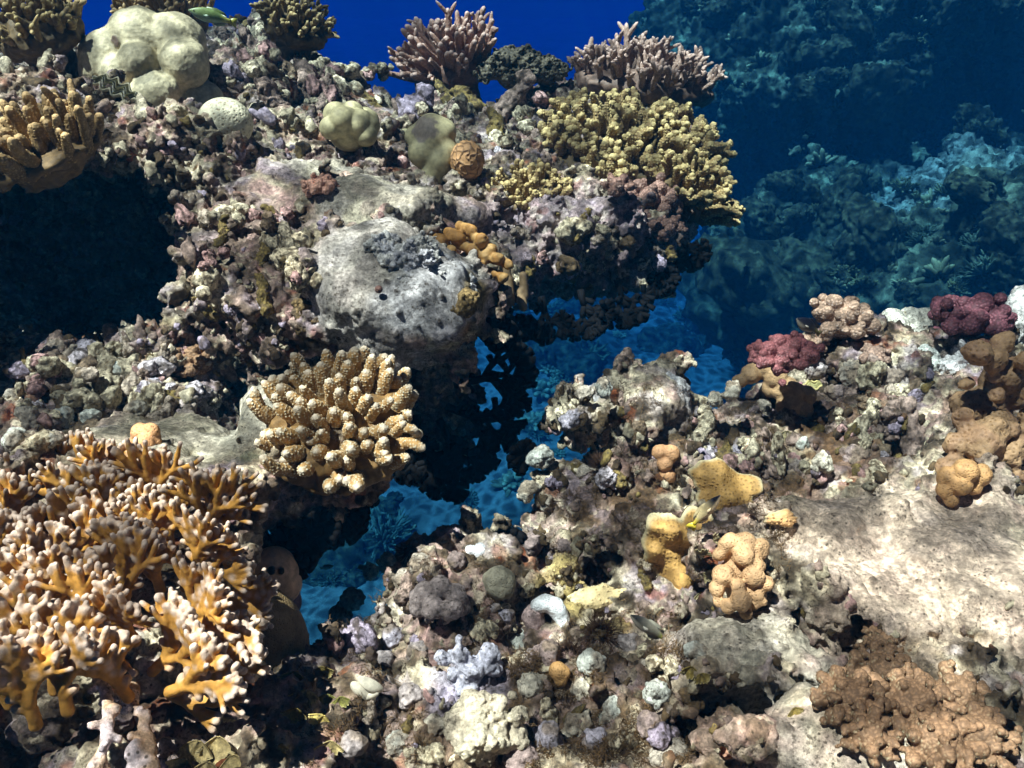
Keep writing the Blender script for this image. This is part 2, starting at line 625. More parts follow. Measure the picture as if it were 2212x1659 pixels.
def painter(spots, pale=0.5, turf=0.5, seed=0.0):
    def paint(p, n, K, f1, cid, g, crack):
        C = np.tile(GREY, (len(p), 1)).astype(np.float32)
        def mix(w, col):
            nonlocal C
            w = w[:, None]
            C = C * (1 - w) + w * col
        a = fbm(p, 9.0, 3, 0.55, seed + 1); b = fbm(p, 13.0, 3, 0.55, seed + 20); c = fbm(p, 22.0, 3, 0.6, seed + 33)
        mix(sstep(-0.1, 0.35, a) * 0.9, CREAM if pale > 0.6 else SAND)
        mix(sstep(0.1, 0.4, b) * 0.5, LAV)
        mix(sstep(0.15, 0.45, -b) * 0.6, PINKROCK)
        mix(sstep(0.3, 0.55, perlin(p, 17.0, seed + 3)) * 0.4, OLIVE)
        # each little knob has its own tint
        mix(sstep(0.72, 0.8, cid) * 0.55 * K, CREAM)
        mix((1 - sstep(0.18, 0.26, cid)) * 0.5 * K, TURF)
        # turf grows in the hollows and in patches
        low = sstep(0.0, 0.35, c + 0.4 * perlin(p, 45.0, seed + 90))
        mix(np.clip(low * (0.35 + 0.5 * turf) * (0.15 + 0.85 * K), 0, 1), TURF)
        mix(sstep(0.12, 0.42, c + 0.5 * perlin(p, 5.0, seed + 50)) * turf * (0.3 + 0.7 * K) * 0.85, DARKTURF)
        mix(sstep(0.40, 0.56, perlin(p, 24.0, seed + 70)) * 0.55 * K, RUST)
        for (px, py, d, r, col, s) in spots:
            q = np.sqrt(((p - at(px, py, d).astype(np.float32)) ** 2).sum(1)) + 0.35 * r * a
            w = (1 - sstep(r * 0.7, r * 1.05, q)) * s
            mix(w, col)
        return C * (0.8 + 0.35 * sstep(-0.6, 0.6, g))[:, None]
    return paint

# upper ledge -------------------------------------------------------
H = 0.0065
LEDGE_OUT = [(-500, 360, 1.0), (-100, 365, 1.12), (230, 375, 1.22), (330, 420, 1.34), (400, 500, 1.36), (410, 600, 1.27), (520, 640, 1.24), (690, 640, 1.22),
             (760, 660, 1.18), (960, 660, 1.2), (1030, 600, 1.32), (1120, 560, 1.5), (1280, 540, 1.62), (1420, 490, 1.72), (1500, 440, 1.85),
             (1540, 330, 1.95), (1500, 215, 2.1), (1440, 160, 2.3), (1250, 130, 2.45), (1180, 160, 2.5), (1000, 215, 2.4), (860, 215, 2.3), (790, 140, 2.3),
             (690, 75, 2.3), (640, 10, 2.5), (500, -60, 3.0), (-400, -80, 3.0), (-900, 100, 1.4)]
LEDGE_TOP = [(330, 200, 1.6), (600, 200, 1.9), (820, 340, 1.7), (900, 450, 1.5), (850, 540, 1.32), (100, 130, 1.6), (100, 280, 1.25), (1150, 300, 1.95),
             (1300, 430, 1.75), (560, 350, 1.5), (500, 110, 1.95), (750, 260, 1.95), (640, 460, 1.38), (1000, 330, 1.8)]
vol = Vol((-1.75, 0.75, -1.05), (0.62, 2.9, 0.05), H)
slab(vol, LEDGE_OUT, LEDGE_TOP, 0.11, 0.16, 0.05)
E3 = lambda px, py, d, r, **kw: vol.ell(at(px, py, d), r, **kw)
E3(860, 630, 1.28, (0.150, 0.13, 0.085), k=0.05)           # the grey boulder at the lip
E3(950, 690, 1.24, (0.070, 0.08, 0.045), k=0.03)
E3(760, 560, 1.30, (0.08, 0.08, 0.06), k=0.04)
E3(500, 580, 1.34, (0.085, 0.09, 0.09), k=0.04)            # lump left of it
E3(460, 640, 1.30, (0.030, 0.06, 0.06), k=0.03)
E3(690, 690, 1.32, (0.05, 0.06, 0.035), k=0.02)
E3(830, 440, 1.52, (0.13, 0.10, 0.04), k=0.04)
E3(690, 400, 1.55, (0.10, 0.06, 0.03), k=0.03)
E3(1250, 470, 1.72, (0.16, 0.15, 0.07), k=0.05)
E3(1000, 460, 1.60, (0.07, 0.06, 0.035), k=0.03)
E3(810, 780, 1.66, (0.13, 0.12, 0.15), k=0.05)             # pillar in the dark beneath
E3(940, 850, 1.50, (0.075, 0.08, 0.14), k=0.03)
E3(1240, 575, 1.74, (0.19, 0.09, 0.055), k=0.03)
E3(1100, 600, 1.62, (0.08, 0.08, 0.05), k=0.03)
E3(680, 800, 1.85, (0.22, 0.2, 0.2), k=0.08)
E3(250, 560, 2.35, (0.75, 0.22, 0.55), k=0.08)
E3(-500, 600, 2.1, (0.4, 0.5, 0.5), k=0.08)
E3(600, 240, 2.05, (0.05, 0.04, 0.09), k=0.03, cut=True)   # hollow in the plateau
E3(590, 270, 1.86, (0.055, 0.06, 0.07), k=0.03, cut=True)
E3(700, 500, 1.36, (0.02, 0.05, 0.05), k=0.02, cut=True)
E3(530, 560, 1.24, (0.022, 0.05, 0.025), k=0.01, cut=True)
vol.ell(at(110, 570, 1.58), (0.38, 0.60, 0.18), k=0.02, cut=True)
vol.ell(at(-150, 570, 1.5), (0.38, 0.60, 0.18), k=0.02, cut=True)
vol.ell(at(110, 470, 1.27), (0.36, 0.30, 0.080), k=0.015, cut=True)
KN_L = [(870, 610, 1.25, 0.15, 0.06), (830, 450, 1.5, 0.13, 0.12), (980, 470, 1.55, 0.08, 0.15), (700, 360, 1.62, 0.10, 0.2), (1330, 250, 2.1, 0.25, 0.5), (600, 390, 1.5, 0.08, 0.25), (1080, 250, 2.0, 0.09, 0.4), (560, 620, 1.25, 0.04, 0.4), (820, 230, 2.1, .08, .4)]
roughen(vol, KN_L, 1.0, 0.0)
SP_L = [(860, 600, 1.25, 0.15, lin((168, 164, 156)), 0.8), (930, 640, 1.2, 0.09, lin((176, 176, 180)), 0.7), (1010, 640, 1.24, 0.04, OLIVE, 0.9), (830, 450, 1.5, 0.14, lin((160, 154, 136)), 0.7),
        (700, 360, 1.62, 0.1, lin((186, 176, 156)), 0.7), (1250, 560, 1.65, 0.22, lin((150, 136, 150)), 0.45), (500, 480, 1.4, 0.1, GREY, 0.4), (690, 690, 1.3, 0.05, lin((104, 84, 44)), 0.8)]
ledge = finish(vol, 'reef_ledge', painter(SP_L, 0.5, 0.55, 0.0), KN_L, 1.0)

# shelf at the left, half way down ----------------------------------
SHELF_OUT = [(-500, 880, 0.95), (-300, 1500, 0.72), (100, 1500, 0.75), (330, 1300, 0.85), (540, 1130, 0.97), (620, 1040, 1.02), (800, 1010, 1.06), (840, 900, 1.16), (700, 830, 1.28),
             (600, 815, 1.30), (560, 860, 1.21), (490, 860, 1.21), (468, 770, 1.36), (380, 705, 1.47), (200, 690, 1.52), (-500, 690, 1.5)]
SHELF_TOP = [(250, 900, 1.18), (400, 950, 1.12), (100, 860, 1.24), (600, 930, 1.13), (300, 760, 1.38), (30, 800, 1.3)]
vol = Vol((-1.3, 0.35, -1.25), (0.05, 2.3, -0.36), H)
slab(vol, SHELF_OUT, SHELF_TOP, 0.08, 0.35, 0.05)
E3(330, 770, 1.38, (0.10, 0.09, 0.06), k=0.04)
E3(120, 850, 1.30, (0.12, 0.10, 0.055), k=0.04)
E3(560, 900, 1.16, (0.045, 0.05, 0.05), k=0.03)
E3(520, 790, 1.30, (0.035, 0.10, 0.12), k=0.02, cut=True)
E3(540, 1060, 1.00, (0.05, 0.05, 0.05), k=0.03)
E3(790, 960, 1.08, (0.05, 0.06, 0.06), k=0.03)
E3(150, 1300, 1.05, (0.24, 0.2, 0.22), k=0.08)
E3(-100, 1000, 1.9, (0.8, 0.35, 0.33), k=0.08)
KN_M = [(370, 950, 1.12, 0.16, 0.14), (540, 890, 1.16, 0.10, 0.15), (640, 930, 1.13, 0.08, 0.2)]
roughen(vol, KN_M, 1.15, 20.0)
SP_M = [(400, 950, 1.12, 0.15, lin((184, 174, 150)), 0.75), (540, 890, 1.16, 0.08, lin((196, 188, 170)), 0.8), (530, 1080, 1.0, 0.05, LAV, 0.7), (560, 1010, 1.03, 0.04, lin((150, 160, 130)), 0.5)]
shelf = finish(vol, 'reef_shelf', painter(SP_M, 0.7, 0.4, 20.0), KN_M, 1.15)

# right and bottom reef ---------------------------------------------
SLOPE_OUT = [(640, 1440, 0.97), (700, 1330, 1.03), (770, 1240, 1.09), (860, 1195, 1.12), (1000, 1180, 1.13), (1100, 1230, 1.12), (1150, 1160, 1.18), (1120, 1060, 1.27), (1160, 990, 1.32), (1240, 950, 1.36),
             (1235, 850, 1.42), (1300, 815, 1.46), (1500, 830, 1.48), (1640, 800, 1.5), (1750, 740, 1.56), (1900, 700, 1.6), (2050, 680, 1.62), (2300, 640, 1.62), (2800, 640, 1.6),
             (3000, 1900, 0.5), (1500, 2300, 0.45), (500, 2300, 0.5), (100, 1700, 0.75), (350, 1560, 0.86), (560, 1520, 0.9)]
SLOPE_TOP = [(1100, 1500, 0.88), (1400, 1000, 1.24), (1800, 1200, 1.06), (2100, 1000, 1.1), (1700, 1590, 0.78), (2150, 1300, 0.9), (1300, 1300, 1.02), (900, 1350, 1.0),
             (1600, 950, 1.3), (1900, 880, 1.33), (1000, 1640, 0.8), (1500, 1400, 0.93), (2150, 820, 1.3), (600, 1620, 0.84), (2000, 1500, 0.8)]
vol = Vol((-0.75, 0.2, -1.2), (1.25, 1.75, -0.42), H)
slab(vol, SLOPE_OUT, SLOPE_TOP, 0.10, 0.8, 0.05)
E3(1000, 1230, 1.12, (0.13, 0.08, 0.05), k=0.04)
E3(280, 1610, 0.90, (0.36, 0.18, 0.08), k=0.04)
E3(440, 1640, 0.80, (0.16, 0.10, 0.05), k=0.03)
E3(1400, 850, 1.42, (0.10, 0.07, 0.06), k=0.03)
E3(1250, 900, 1.42, (0.035, 0.05, 0.09), k=0.02)
E3(1420, 900, 1.36, (0.06, 0.06, 0.07), k=0.03)
E3(1900, 760, 1.5, (0.16, 0.08, 0.05), k=0.04)
E3(2080, 760, 1.5, (0.10, 0.08, 0.05), k=0.04)
E3(1560, 1230, 1.06, (0.07, 0.06, 0.03), k=0.03)
E3(1600, 1450, 0.88, (0.09, 0.07, 0.05), k=0.03)
E3(1950, 1200, 1.0, (0.26, 0.13, 0.03), k=0.04)
E3(1850, 1620, 0.74, (0.09, 0.06, 0.045), k=0.02)
E3(1640, 1560, 0.84, (0.085, 0.035, 0.06), k=0.015, cut=True)  # dark clefts
E3(1550, 1500, 0.90, (0.03, 0.03, 0.05), k=0.015, cut=True)
E3(1980, 930, 1.28, (0.03, 0.06, 0.08), k=0.02, cut=True)
E3(1520, 960, 1.30, (0.07, 0.04, 0.035), k=0.02, cut=True)
E3(1285, 1215, 1.14, (0.035, 0.05, 0.14), k=0.01, cut=True)
E3(1275, 930, 1.42, (0.018, 0.1, 0.03), k=0.008, cut=True)
E3(1120, 1340, 1.0, (0.025, 0.03, 0.04), k=0.01, cut=True)
E3(940, 1430, 0.95, (0.03, 0.02, 0.03), k=0.01, cut=True)
KN_R = [(1980, 1200, 1.0, 0.15, 0.32), (1720, 1150, 1.1, 0.08, 0.12), (1590, 1430, 0.9, 0.085, 0.25), (1850, 1620, 0.76, 0.10, 0.12), (1420, 880, 1.38, 0.08, 0.25), (1850, 980, 1.25, 0.05, 0.2), (2150, 1150, 1.0, 0.1, 0.2)]
roughen(vol, KN_R, 1.0, 47.0)
SP_R = [(1980, 1200, 1.0, 0.20, lin((214, 190, 168)), 0.75), (1590, 1430, 0.9, 0.09, lin((200, 192, 172)), 0.7), (1850, 1620, 0.76, 0.10, lin((196, 188, 172)), 0.8), (1420, 880, 1.38, 0.07, lin((176, 172, 172)), 0.8),
        (1230, 1250, 1.08, 0.06, lin((196, 172, 110)), 0.75), (1330, 1290, 1.03, 0.05, lin((190, 166, 108)), 0.7), (1000, 1440, 0.93, 0.06, lin((176, 170, 196)), 0.7), (1600, 990, 1.25, 0.14, lin((96, 68, 42)), 0.6), (1850, 930, 1.28, 0.13, lin((110, 76, 46)), 0.6), (1350, 1080, 1.2, 0.10, lin((100, 72, 44)), 0.5), (1250, 1560, .82, .16, lin((110, 84, 56)), .4), (1250, 880, 1.4, 0.06, CREAM, 0.5)]
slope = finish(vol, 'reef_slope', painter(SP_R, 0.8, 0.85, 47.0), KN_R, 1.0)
# ------------------------------------------------------------------ where the reef is
DG = bpy.context.evaluated_depsgraph_get()
DG.update()
REEF = ('reef_ledge', 'reef_shelf', 'reef_slope')
def hit(px, py, d_default=1.3):
    """first reef point behind a spot of the view: point, surface normal, depth"""
    dr = Vector(at(px, py, 1.0)); L = dr.length
    o = Vector((0, 0, 0))
    for _ in range(60):
        ok, loc, nor, idx, ob, mx = SC.ray_cast(DG, o, dr.normalized())
        if not ok or ob.name in REEF: break
        o = loc + dr.normalized() * .004
    if not ok or loc.length / L > 3.2:
        return at(px, py, d_default), np.array([0, -.3, .95]), d_default
    return np.array(loc), np.array(nor), loc.length / L

def drop(x, y, z=0.2):
    ok, loc, nor, idx, ob, mx = SC.ray_cast(DG, Vector((x, y, z)), Vector((0, 0, -1)))
    return (np.array(loc), np.array(nor)) if ok else (None, None)

def alb(c):
    """picture colour -> lighter, calmer base colour of the thing itself"""
    c = lin(c); g = c.mean()
    return np.clip((c * .72 + g * .28) * 1.45, 0, .8).astype(np.float32)

def unit(v):
    v = np.asarray(v, float)
    return v / (np.linalg.norm(v) + 1e-12)

def jitter(s):
    return RNG.normal(size=3) * s

def tube(path, rad, seg=12, cap0=True, cap1=True):
    path = np.asarray(path, float); m = len(path)
    rad = np.broadcast_to(np.asarray(rad, float), (m,)) if np.ndim(rad) < 2 else rad
    T = np.gradient(path, axis=0)
    T /= np.linalg.norm(T, axis=1)[:, None] + 1e-12
    u = np.cross(T[0], [0.3, 0.2, 0.93]); u = unit(u)
    U = np.zeros_like(path)
    for k in range(m):
        u = unit(u - T[k] * (u @ T[k])); U[k] = u
    W = np.cross(T, U)
    th = np.linspace(0, 2 * np.pi, seg, endpoint=False)
    V = path[:, None, :] + rad[:, None, None] * (np.cos(th)[None, :, None] * U[:, None, :] + np.sin(th)[None, :, None] * W[:, None, :])
    V = V.reshape(-1, 3)
    a = np.arange(m - 1)[:, None] * seg + np.arange(seg)[None, :]
    b = np.arange(m - 1)[:, None] * seg + (np.arange(seg)[None, :] + 1) % seg
    F = np.stack([a, b, b + seg, a + seg], -1).reshape(-1, 4)
    tt = np.repeat(np.linspace(0, 1, m), seg)
    tris = []
    n = len(V)
    if cap0:
        V = np.vstack([V, path[:1]]); tt = np.append(tt, 0)
        r = np.arange(seg); tris.append(np.stack([(r + 1) % seg, r, np.full(seg, n)], 1)); n += 1
    if cap1:
        V = np.vstack([V, path[-1:]]); tt = np.append(tt, 1)
        r = (m - 1) * seg + np.arange(seg); tris.append(np.stack([r, (m - 1) * seg + (np.arange(seg) + 1) % seg, np.full(seg, n)], 1))
    return V, F, (np.concatenate(tris) if tris else np.zeros((0, 3), int)), tt

def merge(parts):
    Vs, Qs, Ts, As, n = [], [], [], [], 0
    for V, Q, T, A in parts:
        Vs.append(V); Qs.append(Q + n); Ts.append(T + n); As.append(A); n += len(V)
    return np.vstack(Vs), [np.concatenate(Qs).astype(int), np.concatenate(Ts).astype(int)], np.concatenate(As)

def tip_profile(m, r0, taper, round_at=0.82):
    t = np.linspace(0, 1, m)
    r = r0 * (1 - taper * t)
    e = np.clip((t - round_at) / (1 - round_at), 0, 1)
    return r * np.sqrt(np.clip(1 - e ** 2, 0.004, 1))

def finger_mesh(p0, dr, L, r, colA, colTip, colNub, nub_f=260.0, nub_a=0.0016, res=1.0, taper=0.35, side=0.3, bend=0.25):
    """one knobbly finger, with stubs growing from its side"""
    parts = []
    m = max(10, int(26 * res)); seg = max(8, int(18 * res))
    t = np.linspace(0, 1, m)
    # more rings near the tip
    t = np.where(t < .5, t * 1.3, .65 + (t - .5) * .7)
    bendv = jitter(bend * L * 0.5)
    path = p0 + dr * L * t[:, None] + bendv * (t ** 2)[:, None] * 0.5
    rr = r * (1 - taper * t)
    e = np.clip((t - 1 + 1.1 * r / L) / (1.1 * r / L), 0, 1)
    rr = rr * np.sqrt(np.clip(1 - e ** 2, 0.003, 1))
    rr = rr * (1 + 0.08 * np.sin(t * 9 + RNG.random() * 6))
    V, Q, T, tt = tube(path, rr, seg)
    parts.append((V, Q, T, tt))
    k = RNG.random()
    ns = int(side * 3 + k) if side > 0 else 0
    for _ in range(ns):
        tq = 0.35 + 0.5 * RNG.random()
        i = int(tq * (m - 1))
        d2 = unit(dr * 0.9 + unit(np.cross(dr, jitter(1))) * 0.8)
        L2 = L * 0.22 * (0.6 + RNG.random())
        m2 = max(6, m // 2)
        t2 = np.linspace(0, 1, m2)
        V, Q, T, tt = tube(path[i] + d2 * (L2 + r) * t2[:, None], tip_profile(m2, r * 0.62, 0.3, 0.65), max(7, seg * 2 // 3))
        parts.append((V, Q, T, 0.55 + 0.45 * tt))
    V, F, tt = merge(parts)
    return V, F, tt

def paint_bumps(me, tt, colA, colTip, colNub, nub_f, nub_a, base_dark=0.45, nubw=0.8, tip_at=0.82):
    p = mesh_co(me); n = mesh_no(me)
    f1, f2, cid = worley(p, nub_f, 3.7, 0.55)
    w = 1 - sstep(0.22, 0.52, f1)
    w = w * (0.35 + 0.65 * cid) * (1 - 0.75 * sstep(0.9, 1.0, tt))
    set_co(me, p + n * (nub_a * w)[:, None])
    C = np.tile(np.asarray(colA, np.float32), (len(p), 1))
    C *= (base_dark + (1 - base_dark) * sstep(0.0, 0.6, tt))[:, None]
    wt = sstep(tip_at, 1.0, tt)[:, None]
    C = C * (1 - wt) + wt * colTip
    wn = (w * nubw)[:, None]
    C = C * (1 - wn) + wn * colNub
    set_col(me, C)

def finger_colony(name, px, py, label, cat='coral', group=None, rx=0.1, ry=0.1, n=60, L=0.07, r=0.009, axis=(0, -.25, 1), spread=0.9, colA=None, colTip=None, colNub=None,
                  res=0.9, nub_f=260.0, nub_a=0.0015, side=0.4, d=None, lift=0.0, dome=0.03, mat=None, taper=0.35, bend=0.3, base=None, nubw=0.8, cut=None):
    c, nor, dd = hit(px, py)
    if d is not None: c = at(px, py, d)
    c = c + np.array([0, 0, lift])
    root = empty(name, c)
    tag(root, label, cat, group)
    ax = unit(axis)
    ux = unit(np.cross([0, 1, 0.01], ax)); uy = np.cross(ax, ux)
    mat = mat or M_CORAL
    # the stony plate the fingers stand on
    v = Vol(np.array([-rx, -rx, -rx]) * 1.35 - 0.02, np.array([rx, rx, rx]) * 1.35 + 0.02, max(rx / 26, 0.004))
    M = np.stack([ux, uy, ax], 1)
    v.ell(-ax * dome * 0.6, (rx * 1.0, ry * 1.0, dome * 1.15), rot=M)
    v.ell(-ax * dome * 2.0, (rx * 0.45, ry * 0.45, dome * 2.0), rot=M, k=0.03)
    idx, p = v.band(0.05)
    v.a[idx] += 0.012 * fbm(p, 30.0, 2, 0.5, px * 0.1)
    me = v.mesh('plate')
    p = mesh_co(me); nn = mesh_no(me)
    f1, _, cid = worley(p, 110.0, 1.1)
    set_co(me, p + nn * (0.003 * (0.6 - f1))[:, None])
    set_col(me, np.asarray(colA) * 0.55 * (0.7 + 0.6 * cid)[:, None])
    link('plate', me, mat, root)
    ga = 2.39996
    for k in range(n):
        rho = math.sqrt((k + 0.5) / n); th = k * ga + RNG.normal() * 0.12
        ox, oy = rho * math.cos(th), rho * math.sin(th)
        if cut and cut(ox, oy): continue
        st = ux * ox * rx * 0.92 + uy * oy * ry * 0.92 + ax * dome * (0.25 - 0.75 * rho ** 2)
        dr = unit(ax + spread * (ux * ox * 1.0 + uy * oy * 1.0) + jitter(0.10))
        Lk = L * (0.75 + 0.5 * RNG.random()) * (1 - 0.2 * rho)
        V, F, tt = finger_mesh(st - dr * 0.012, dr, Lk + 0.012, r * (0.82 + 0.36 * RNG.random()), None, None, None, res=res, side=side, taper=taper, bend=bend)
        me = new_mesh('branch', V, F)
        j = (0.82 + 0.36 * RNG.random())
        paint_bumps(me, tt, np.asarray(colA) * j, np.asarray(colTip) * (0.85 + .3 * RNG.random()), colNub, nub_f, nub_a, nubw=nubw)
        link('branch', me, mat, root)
    return root

def lobes(name, px, py, label, prims, col, cat='coral', group=None, h=0.003, k=0.008, mat=None, wart=None, tip=None, rough_=0.0, spots=None, d=None, off=(0, 0, 0), parent=None, part_label=None, sub=0, lowcol=None, ridges=None, col2=None, dead=None):
    """a rounded stony coral or boulder: union of balls / fingers given in metres about its base
    prims: (x, y, z, r) balls, (x, y, z, rx, ry, rz) ellipsoids, ((p0),(p1),r0,r1) fingers"""
    if px is None: c = np.zeros(3)
    else:
        c, nor, dd = hit(px, py)
        if d is not None: c = at(px, py, d)
    c = c + np.array(off)
    lo = np.full(3, 9.0); hi = -lo
    for q in prims:
        if np.ndim(q[0]) == 1:
            a, b = np.array(q[0]), np.array(q[1]); R = max(q[2], q[3])
            lo = np.minimum(lo, np.minimum(a, b) - R); hi = np.maximum(hi, np.maximum(a, b) + R)
        else:
            a = np.array(q[:3]); R = np.array(q[3:]) * np.ones(3)
            lo = np.minimum(lo, a - R); hi = np.maximum(hi, a + R)
    v = Vol(lo - 0.02, hi + 0.02, h)
    for q in prims:
        if np.ndim(q[0]) == 1: v.cap(q[0], q[1], q[2], q[3], k)
        else: v.ell(q[:3], q[3:], k)
    if rough_ > 0:
        idx, p = v.band(0.05)
        v.a[idx] += rough_ * fbm(p, 26.0, 3, 0.55, (px or 0) * 0.13 + 1)
    me = v.mesh(name)
    if sub: me = subsurf(me, sub, name)
    p = mesh_co(me); n = mesh_no(me)
    C = np.tile(np.asarray(col, np.float32), (len(p), 1))
    C = C * (0.85 + 0.3 * sstep(-.5, .5, fbm(p, 30.0, 2, off=(px or 0) * .01)))[:, None]
    if col2 is not None:
        w = sstep(-0.1, 0.35, fbm(p, 24.0, 3, off=(px or 0) * .07 + 5))[:, None] * 0.8
        C = C * (1 - w) + w * np.asarray(col2)
    dis = np.zeros(len(p), np.float32)
    if wart:
        f1, f2, cid = worley(p, wart[0], (px or 0) * 0.01, 0.6)
        w = 1 - sstep(0.12, 0.62, f1)
        dis += wart[1] * w * (0.6 + 0.6 * cid)
        if tip is not None:
            ww = (sstep(0.3, 0.9, w) * wart[2] * sstep(-0.9, 0.5, n[:, 2]))[:, None]
            C = C * (1 - ww) + ww * np.asarray(tip)
        C = C * (0.55 + 0.45 * sstep(0.0, 0.5, w))[:, None]
    if ridges:
        f = fbm(p + vnoise3(p, ridges[0] * 0.3, 0.004, 2.0), ridges[0], 1, off=4.0)
        w = np.clip(np.abs(f) * 5.0, 0, 1)
        dis += -ridges[1] * (1 - w)
        C = C * (0.35 + 0.65 * w)[:, None]
    if rough_ > 0:
        g = fbm(p, 140.0, 3, 0.6, 2.2)
        dis += rough_ * 0.22 * g
    if lowcol is not None:
        w = sstep(0.2, -0.5, n[:, 2])[:, None] if False else (1 - sstep(lo[2] + 0.2 * (hi[2] - lo[2]), lo[2] + 0.5 * (hi[2] - lo[2]), p[:, 2]))[:, None] * 0.7
        C = C * (1 - w) + w * np.asarray(lowcol)
    for sp in (spots or []):
        q = np.sqrt(((p - np.array(sp[:3], np.float32)) ** 2).sum(1)) + 0.3 * sp[3] * fbm(p, 60.0, 2, off=1.0)
        w = ((1 - sstep(sp[3] * 0.7, sp[3], q)) * sp[5])[:, None]
        C = C * (1 - w) + w * np.asarray(sp[4])
        if len(sp) > 6: dis += sp[6] * w[:, 0]
    set_co(me, p + n * dis[:, None])
    set_col(me, C)
    if parent is not None:
        o = link(name, me, mat or M_CORAL, parent)
        if part_label: o['label'] = part_label
        return o
    o = link(name, me, mat or M_CORAL)
    o.location = [float(q) for q in c]
    tag(o, label, cat, group)
    return o

def cauliflower(name, px, py, label, R, cols, n=16, squash=0.75, group=None, lob=0.3, wart=(190, 0.0022, 0.7), d=None, off=(0, 0, 0), h=None, flat=1.0, cat='coral', axis=(0, -.2, 1)):
    prims = [(0, 0, R * 0.15, R * 0.55)]
    ax = unit(axis)
    ux = unit(np.cross([0, 1, 0.01], ax)); uy = np.cross(ax, ux)
    for k in range(n):
        rho = math.sqrt((k + 0.5) / n) * 1.35; th = k * 2.39996 + RNG.normal() * 0.15
        dr = ux * math.cos(th) * math.sin(rho) * flat + uy * math.sin(th) * math.sin(rho) + ax * math.cos(rho) * squash
        e = dr * R * (0.78 + 0.14 * RNG.random())
        rr = R * lob * (0.75 + 0.4 * RNG.random())
        prims.append((tuple(e * 0.35), tuple(e), rr * 0.5, rr * 0.85))
        for _ in range(3):
            q = e + jitter(rr * 0.55)
            prims.append((*q, rr * 0.5))
    return lobes(name, px, py, label, prims, cols[0], cat, group, h or max(0.0016, R / 42), k=R * 0.03, mat=M_CORAL, wart=wart, tip=cols[1], d=d, off=off)

def blobset(R, n, up=0.5, rr=0.42, flat=1.0, jit=0.12, core=0.6):
    """ball list for a dome of rounded lobes"""
    out = [(0, 0, R * up * 0.4, R * core * flat, R * core, R * core * up * 1.5)]
    for k in range(n):
        rho = math.sqrt((k + 0.5) / n) * 1.3; th = k * 2.39996 + RNG.normal() * 0.2
        dr = np.array([math.cos(th) * math.sin(rho) * flat, math.sin(th) * math.sin(rho), math.cos(rho) * up * 1.6])
        c = dr * R * 0.68 + jitter(R * jit * 0.5)
        out.append((*c, R * rr * (0.75 + 0.5 * RNG.random())))
    return out
# ------------------------------------------------------------------ branching corals
TAN = lin((170, 132, 80)); TANTIP = alb((206, 186, 150)); NUBC = alb((226, 196, 130))
OLV = alb((128, 98, 42)); OLVT = lin((208, 184, 128)); NUBO = lin((222, 198, 136))
PUR = alb((142, 106, 84)); PURT = lin((204, 172, 158)); NUBP = alb((190, 158, 140))
ORG = alb((140, 108, 50)); ORGT = alb((200, 160, 90)); NUBG = alb((205, 165, 90))

finger_colony('finger_coral', 735, 903, "tan finger coral with pale beaded tips on the left shelf's edge above blue water", rx=0.094, ry=0.098, n=74, L=0.052, r=0.0118,
              axis=(0.08, -0.50, 1), spread=0.85, colA=TAN, colTip=alb((186, 168, 140)), colNub=alb((240, 214, 160)), res=2.8, nub_f=290.0, nub_a=0.0016, side=0.1, taper=0.45, dome=0.035, bend=0.2)
finger_colony('finger_coral', 1370, 330, 'broad olive yellow finger coral covering the right end of the upper ledge', rx=0.24, ry=0.20, n=97, L=0.075, r=0.0158,
              axis=(0.16, -0.30, 1), spread=0.7, colA=OLV, colTip=OLVT, colNub=NUBO, res=2.2, nub_f=165.0, nub_a=0.0036, side=1.0, dome=0.04, taper=0.2, lift=0.015)
finger_colony('finger_coral', 1150, 425, 'small olive yellow finger coral bush below the broad one on the ledge', rx=0.062, ry=0.055, n=36, L=0.062, r=0.0092,
              axis=(0.0, -0.25, 1), spread=1.0, colA=OLV, colTip=OLVT, colNub=NUBO, res=2.2, nub_f=190.0, nub_a=0.0022, side=0.7, dome=0.03, taper=0.2)
finger_colony('finger_coral', 1500, 425, 'olive yellow finger coral fan jutting over blue water at the tip of the ledge', rx=0.085, ry=0.07, n=42, L=0.072, r=0.0105,
              axis=(0.65, -0.35, 0.8), spread=0.8, colA=OLV, colTip=OLVT, colNub=NUBO, res=2.2, nub_f=180.0, nub_a=0.0024, side=0.6, dome=0.03, taper=0.2, d=1.86, lift=0.01)
finger_colony('bush_coral', 1395, 185, 'mauve spiky bush coral along the back rim of the ledge, behind the olive yellow coral', rx=0.20, ry=0.12, n=97, L=0.085, r=0.0095,
              axis=(0.12, 0.0, 1), spread=0.55, colA=PUR, colTip=PURT, colNub=NUBP, res=1.5, nub_f=200.0, nub_a=0.0022, side=1.3, dome=0.04, taper=0.45, lift=0.02)
finger_colony('bush_coral', 968, 125, 'pinkish mauve bush coral with pale tips standing against the open blue water', rx=0.125, ry=0.10, n=97, L=0.105, r=0.0098,
              axis=(-0.35, -0.25, 1), spread=1.1, colA=PUR * np.array([1.1, .92, .85]), colTip=PURT, colNub=NUBP, res=1.5, nub_f=200.0, nub_a=0.002, side=0.4, dome=0.05, taper=0.25, d=2.38)
finger_colony('finger_coral', 75, 325, 'golden brown finger coral at the left edge, on the lip above the dark hollow', rx=0.115, ry=0.08, n=84, L=0.070, r=0.0088,
              axis=(-0.30, -0.22, 1), spread=0.75, colA=ORG, colTip=ORGT, colNub=NUBG, res=2.3, nub_f=260.0, nub_a=0.0016, side=0.1, dome=0.014, taper=0.25, d=1.27, lift=-0.005)
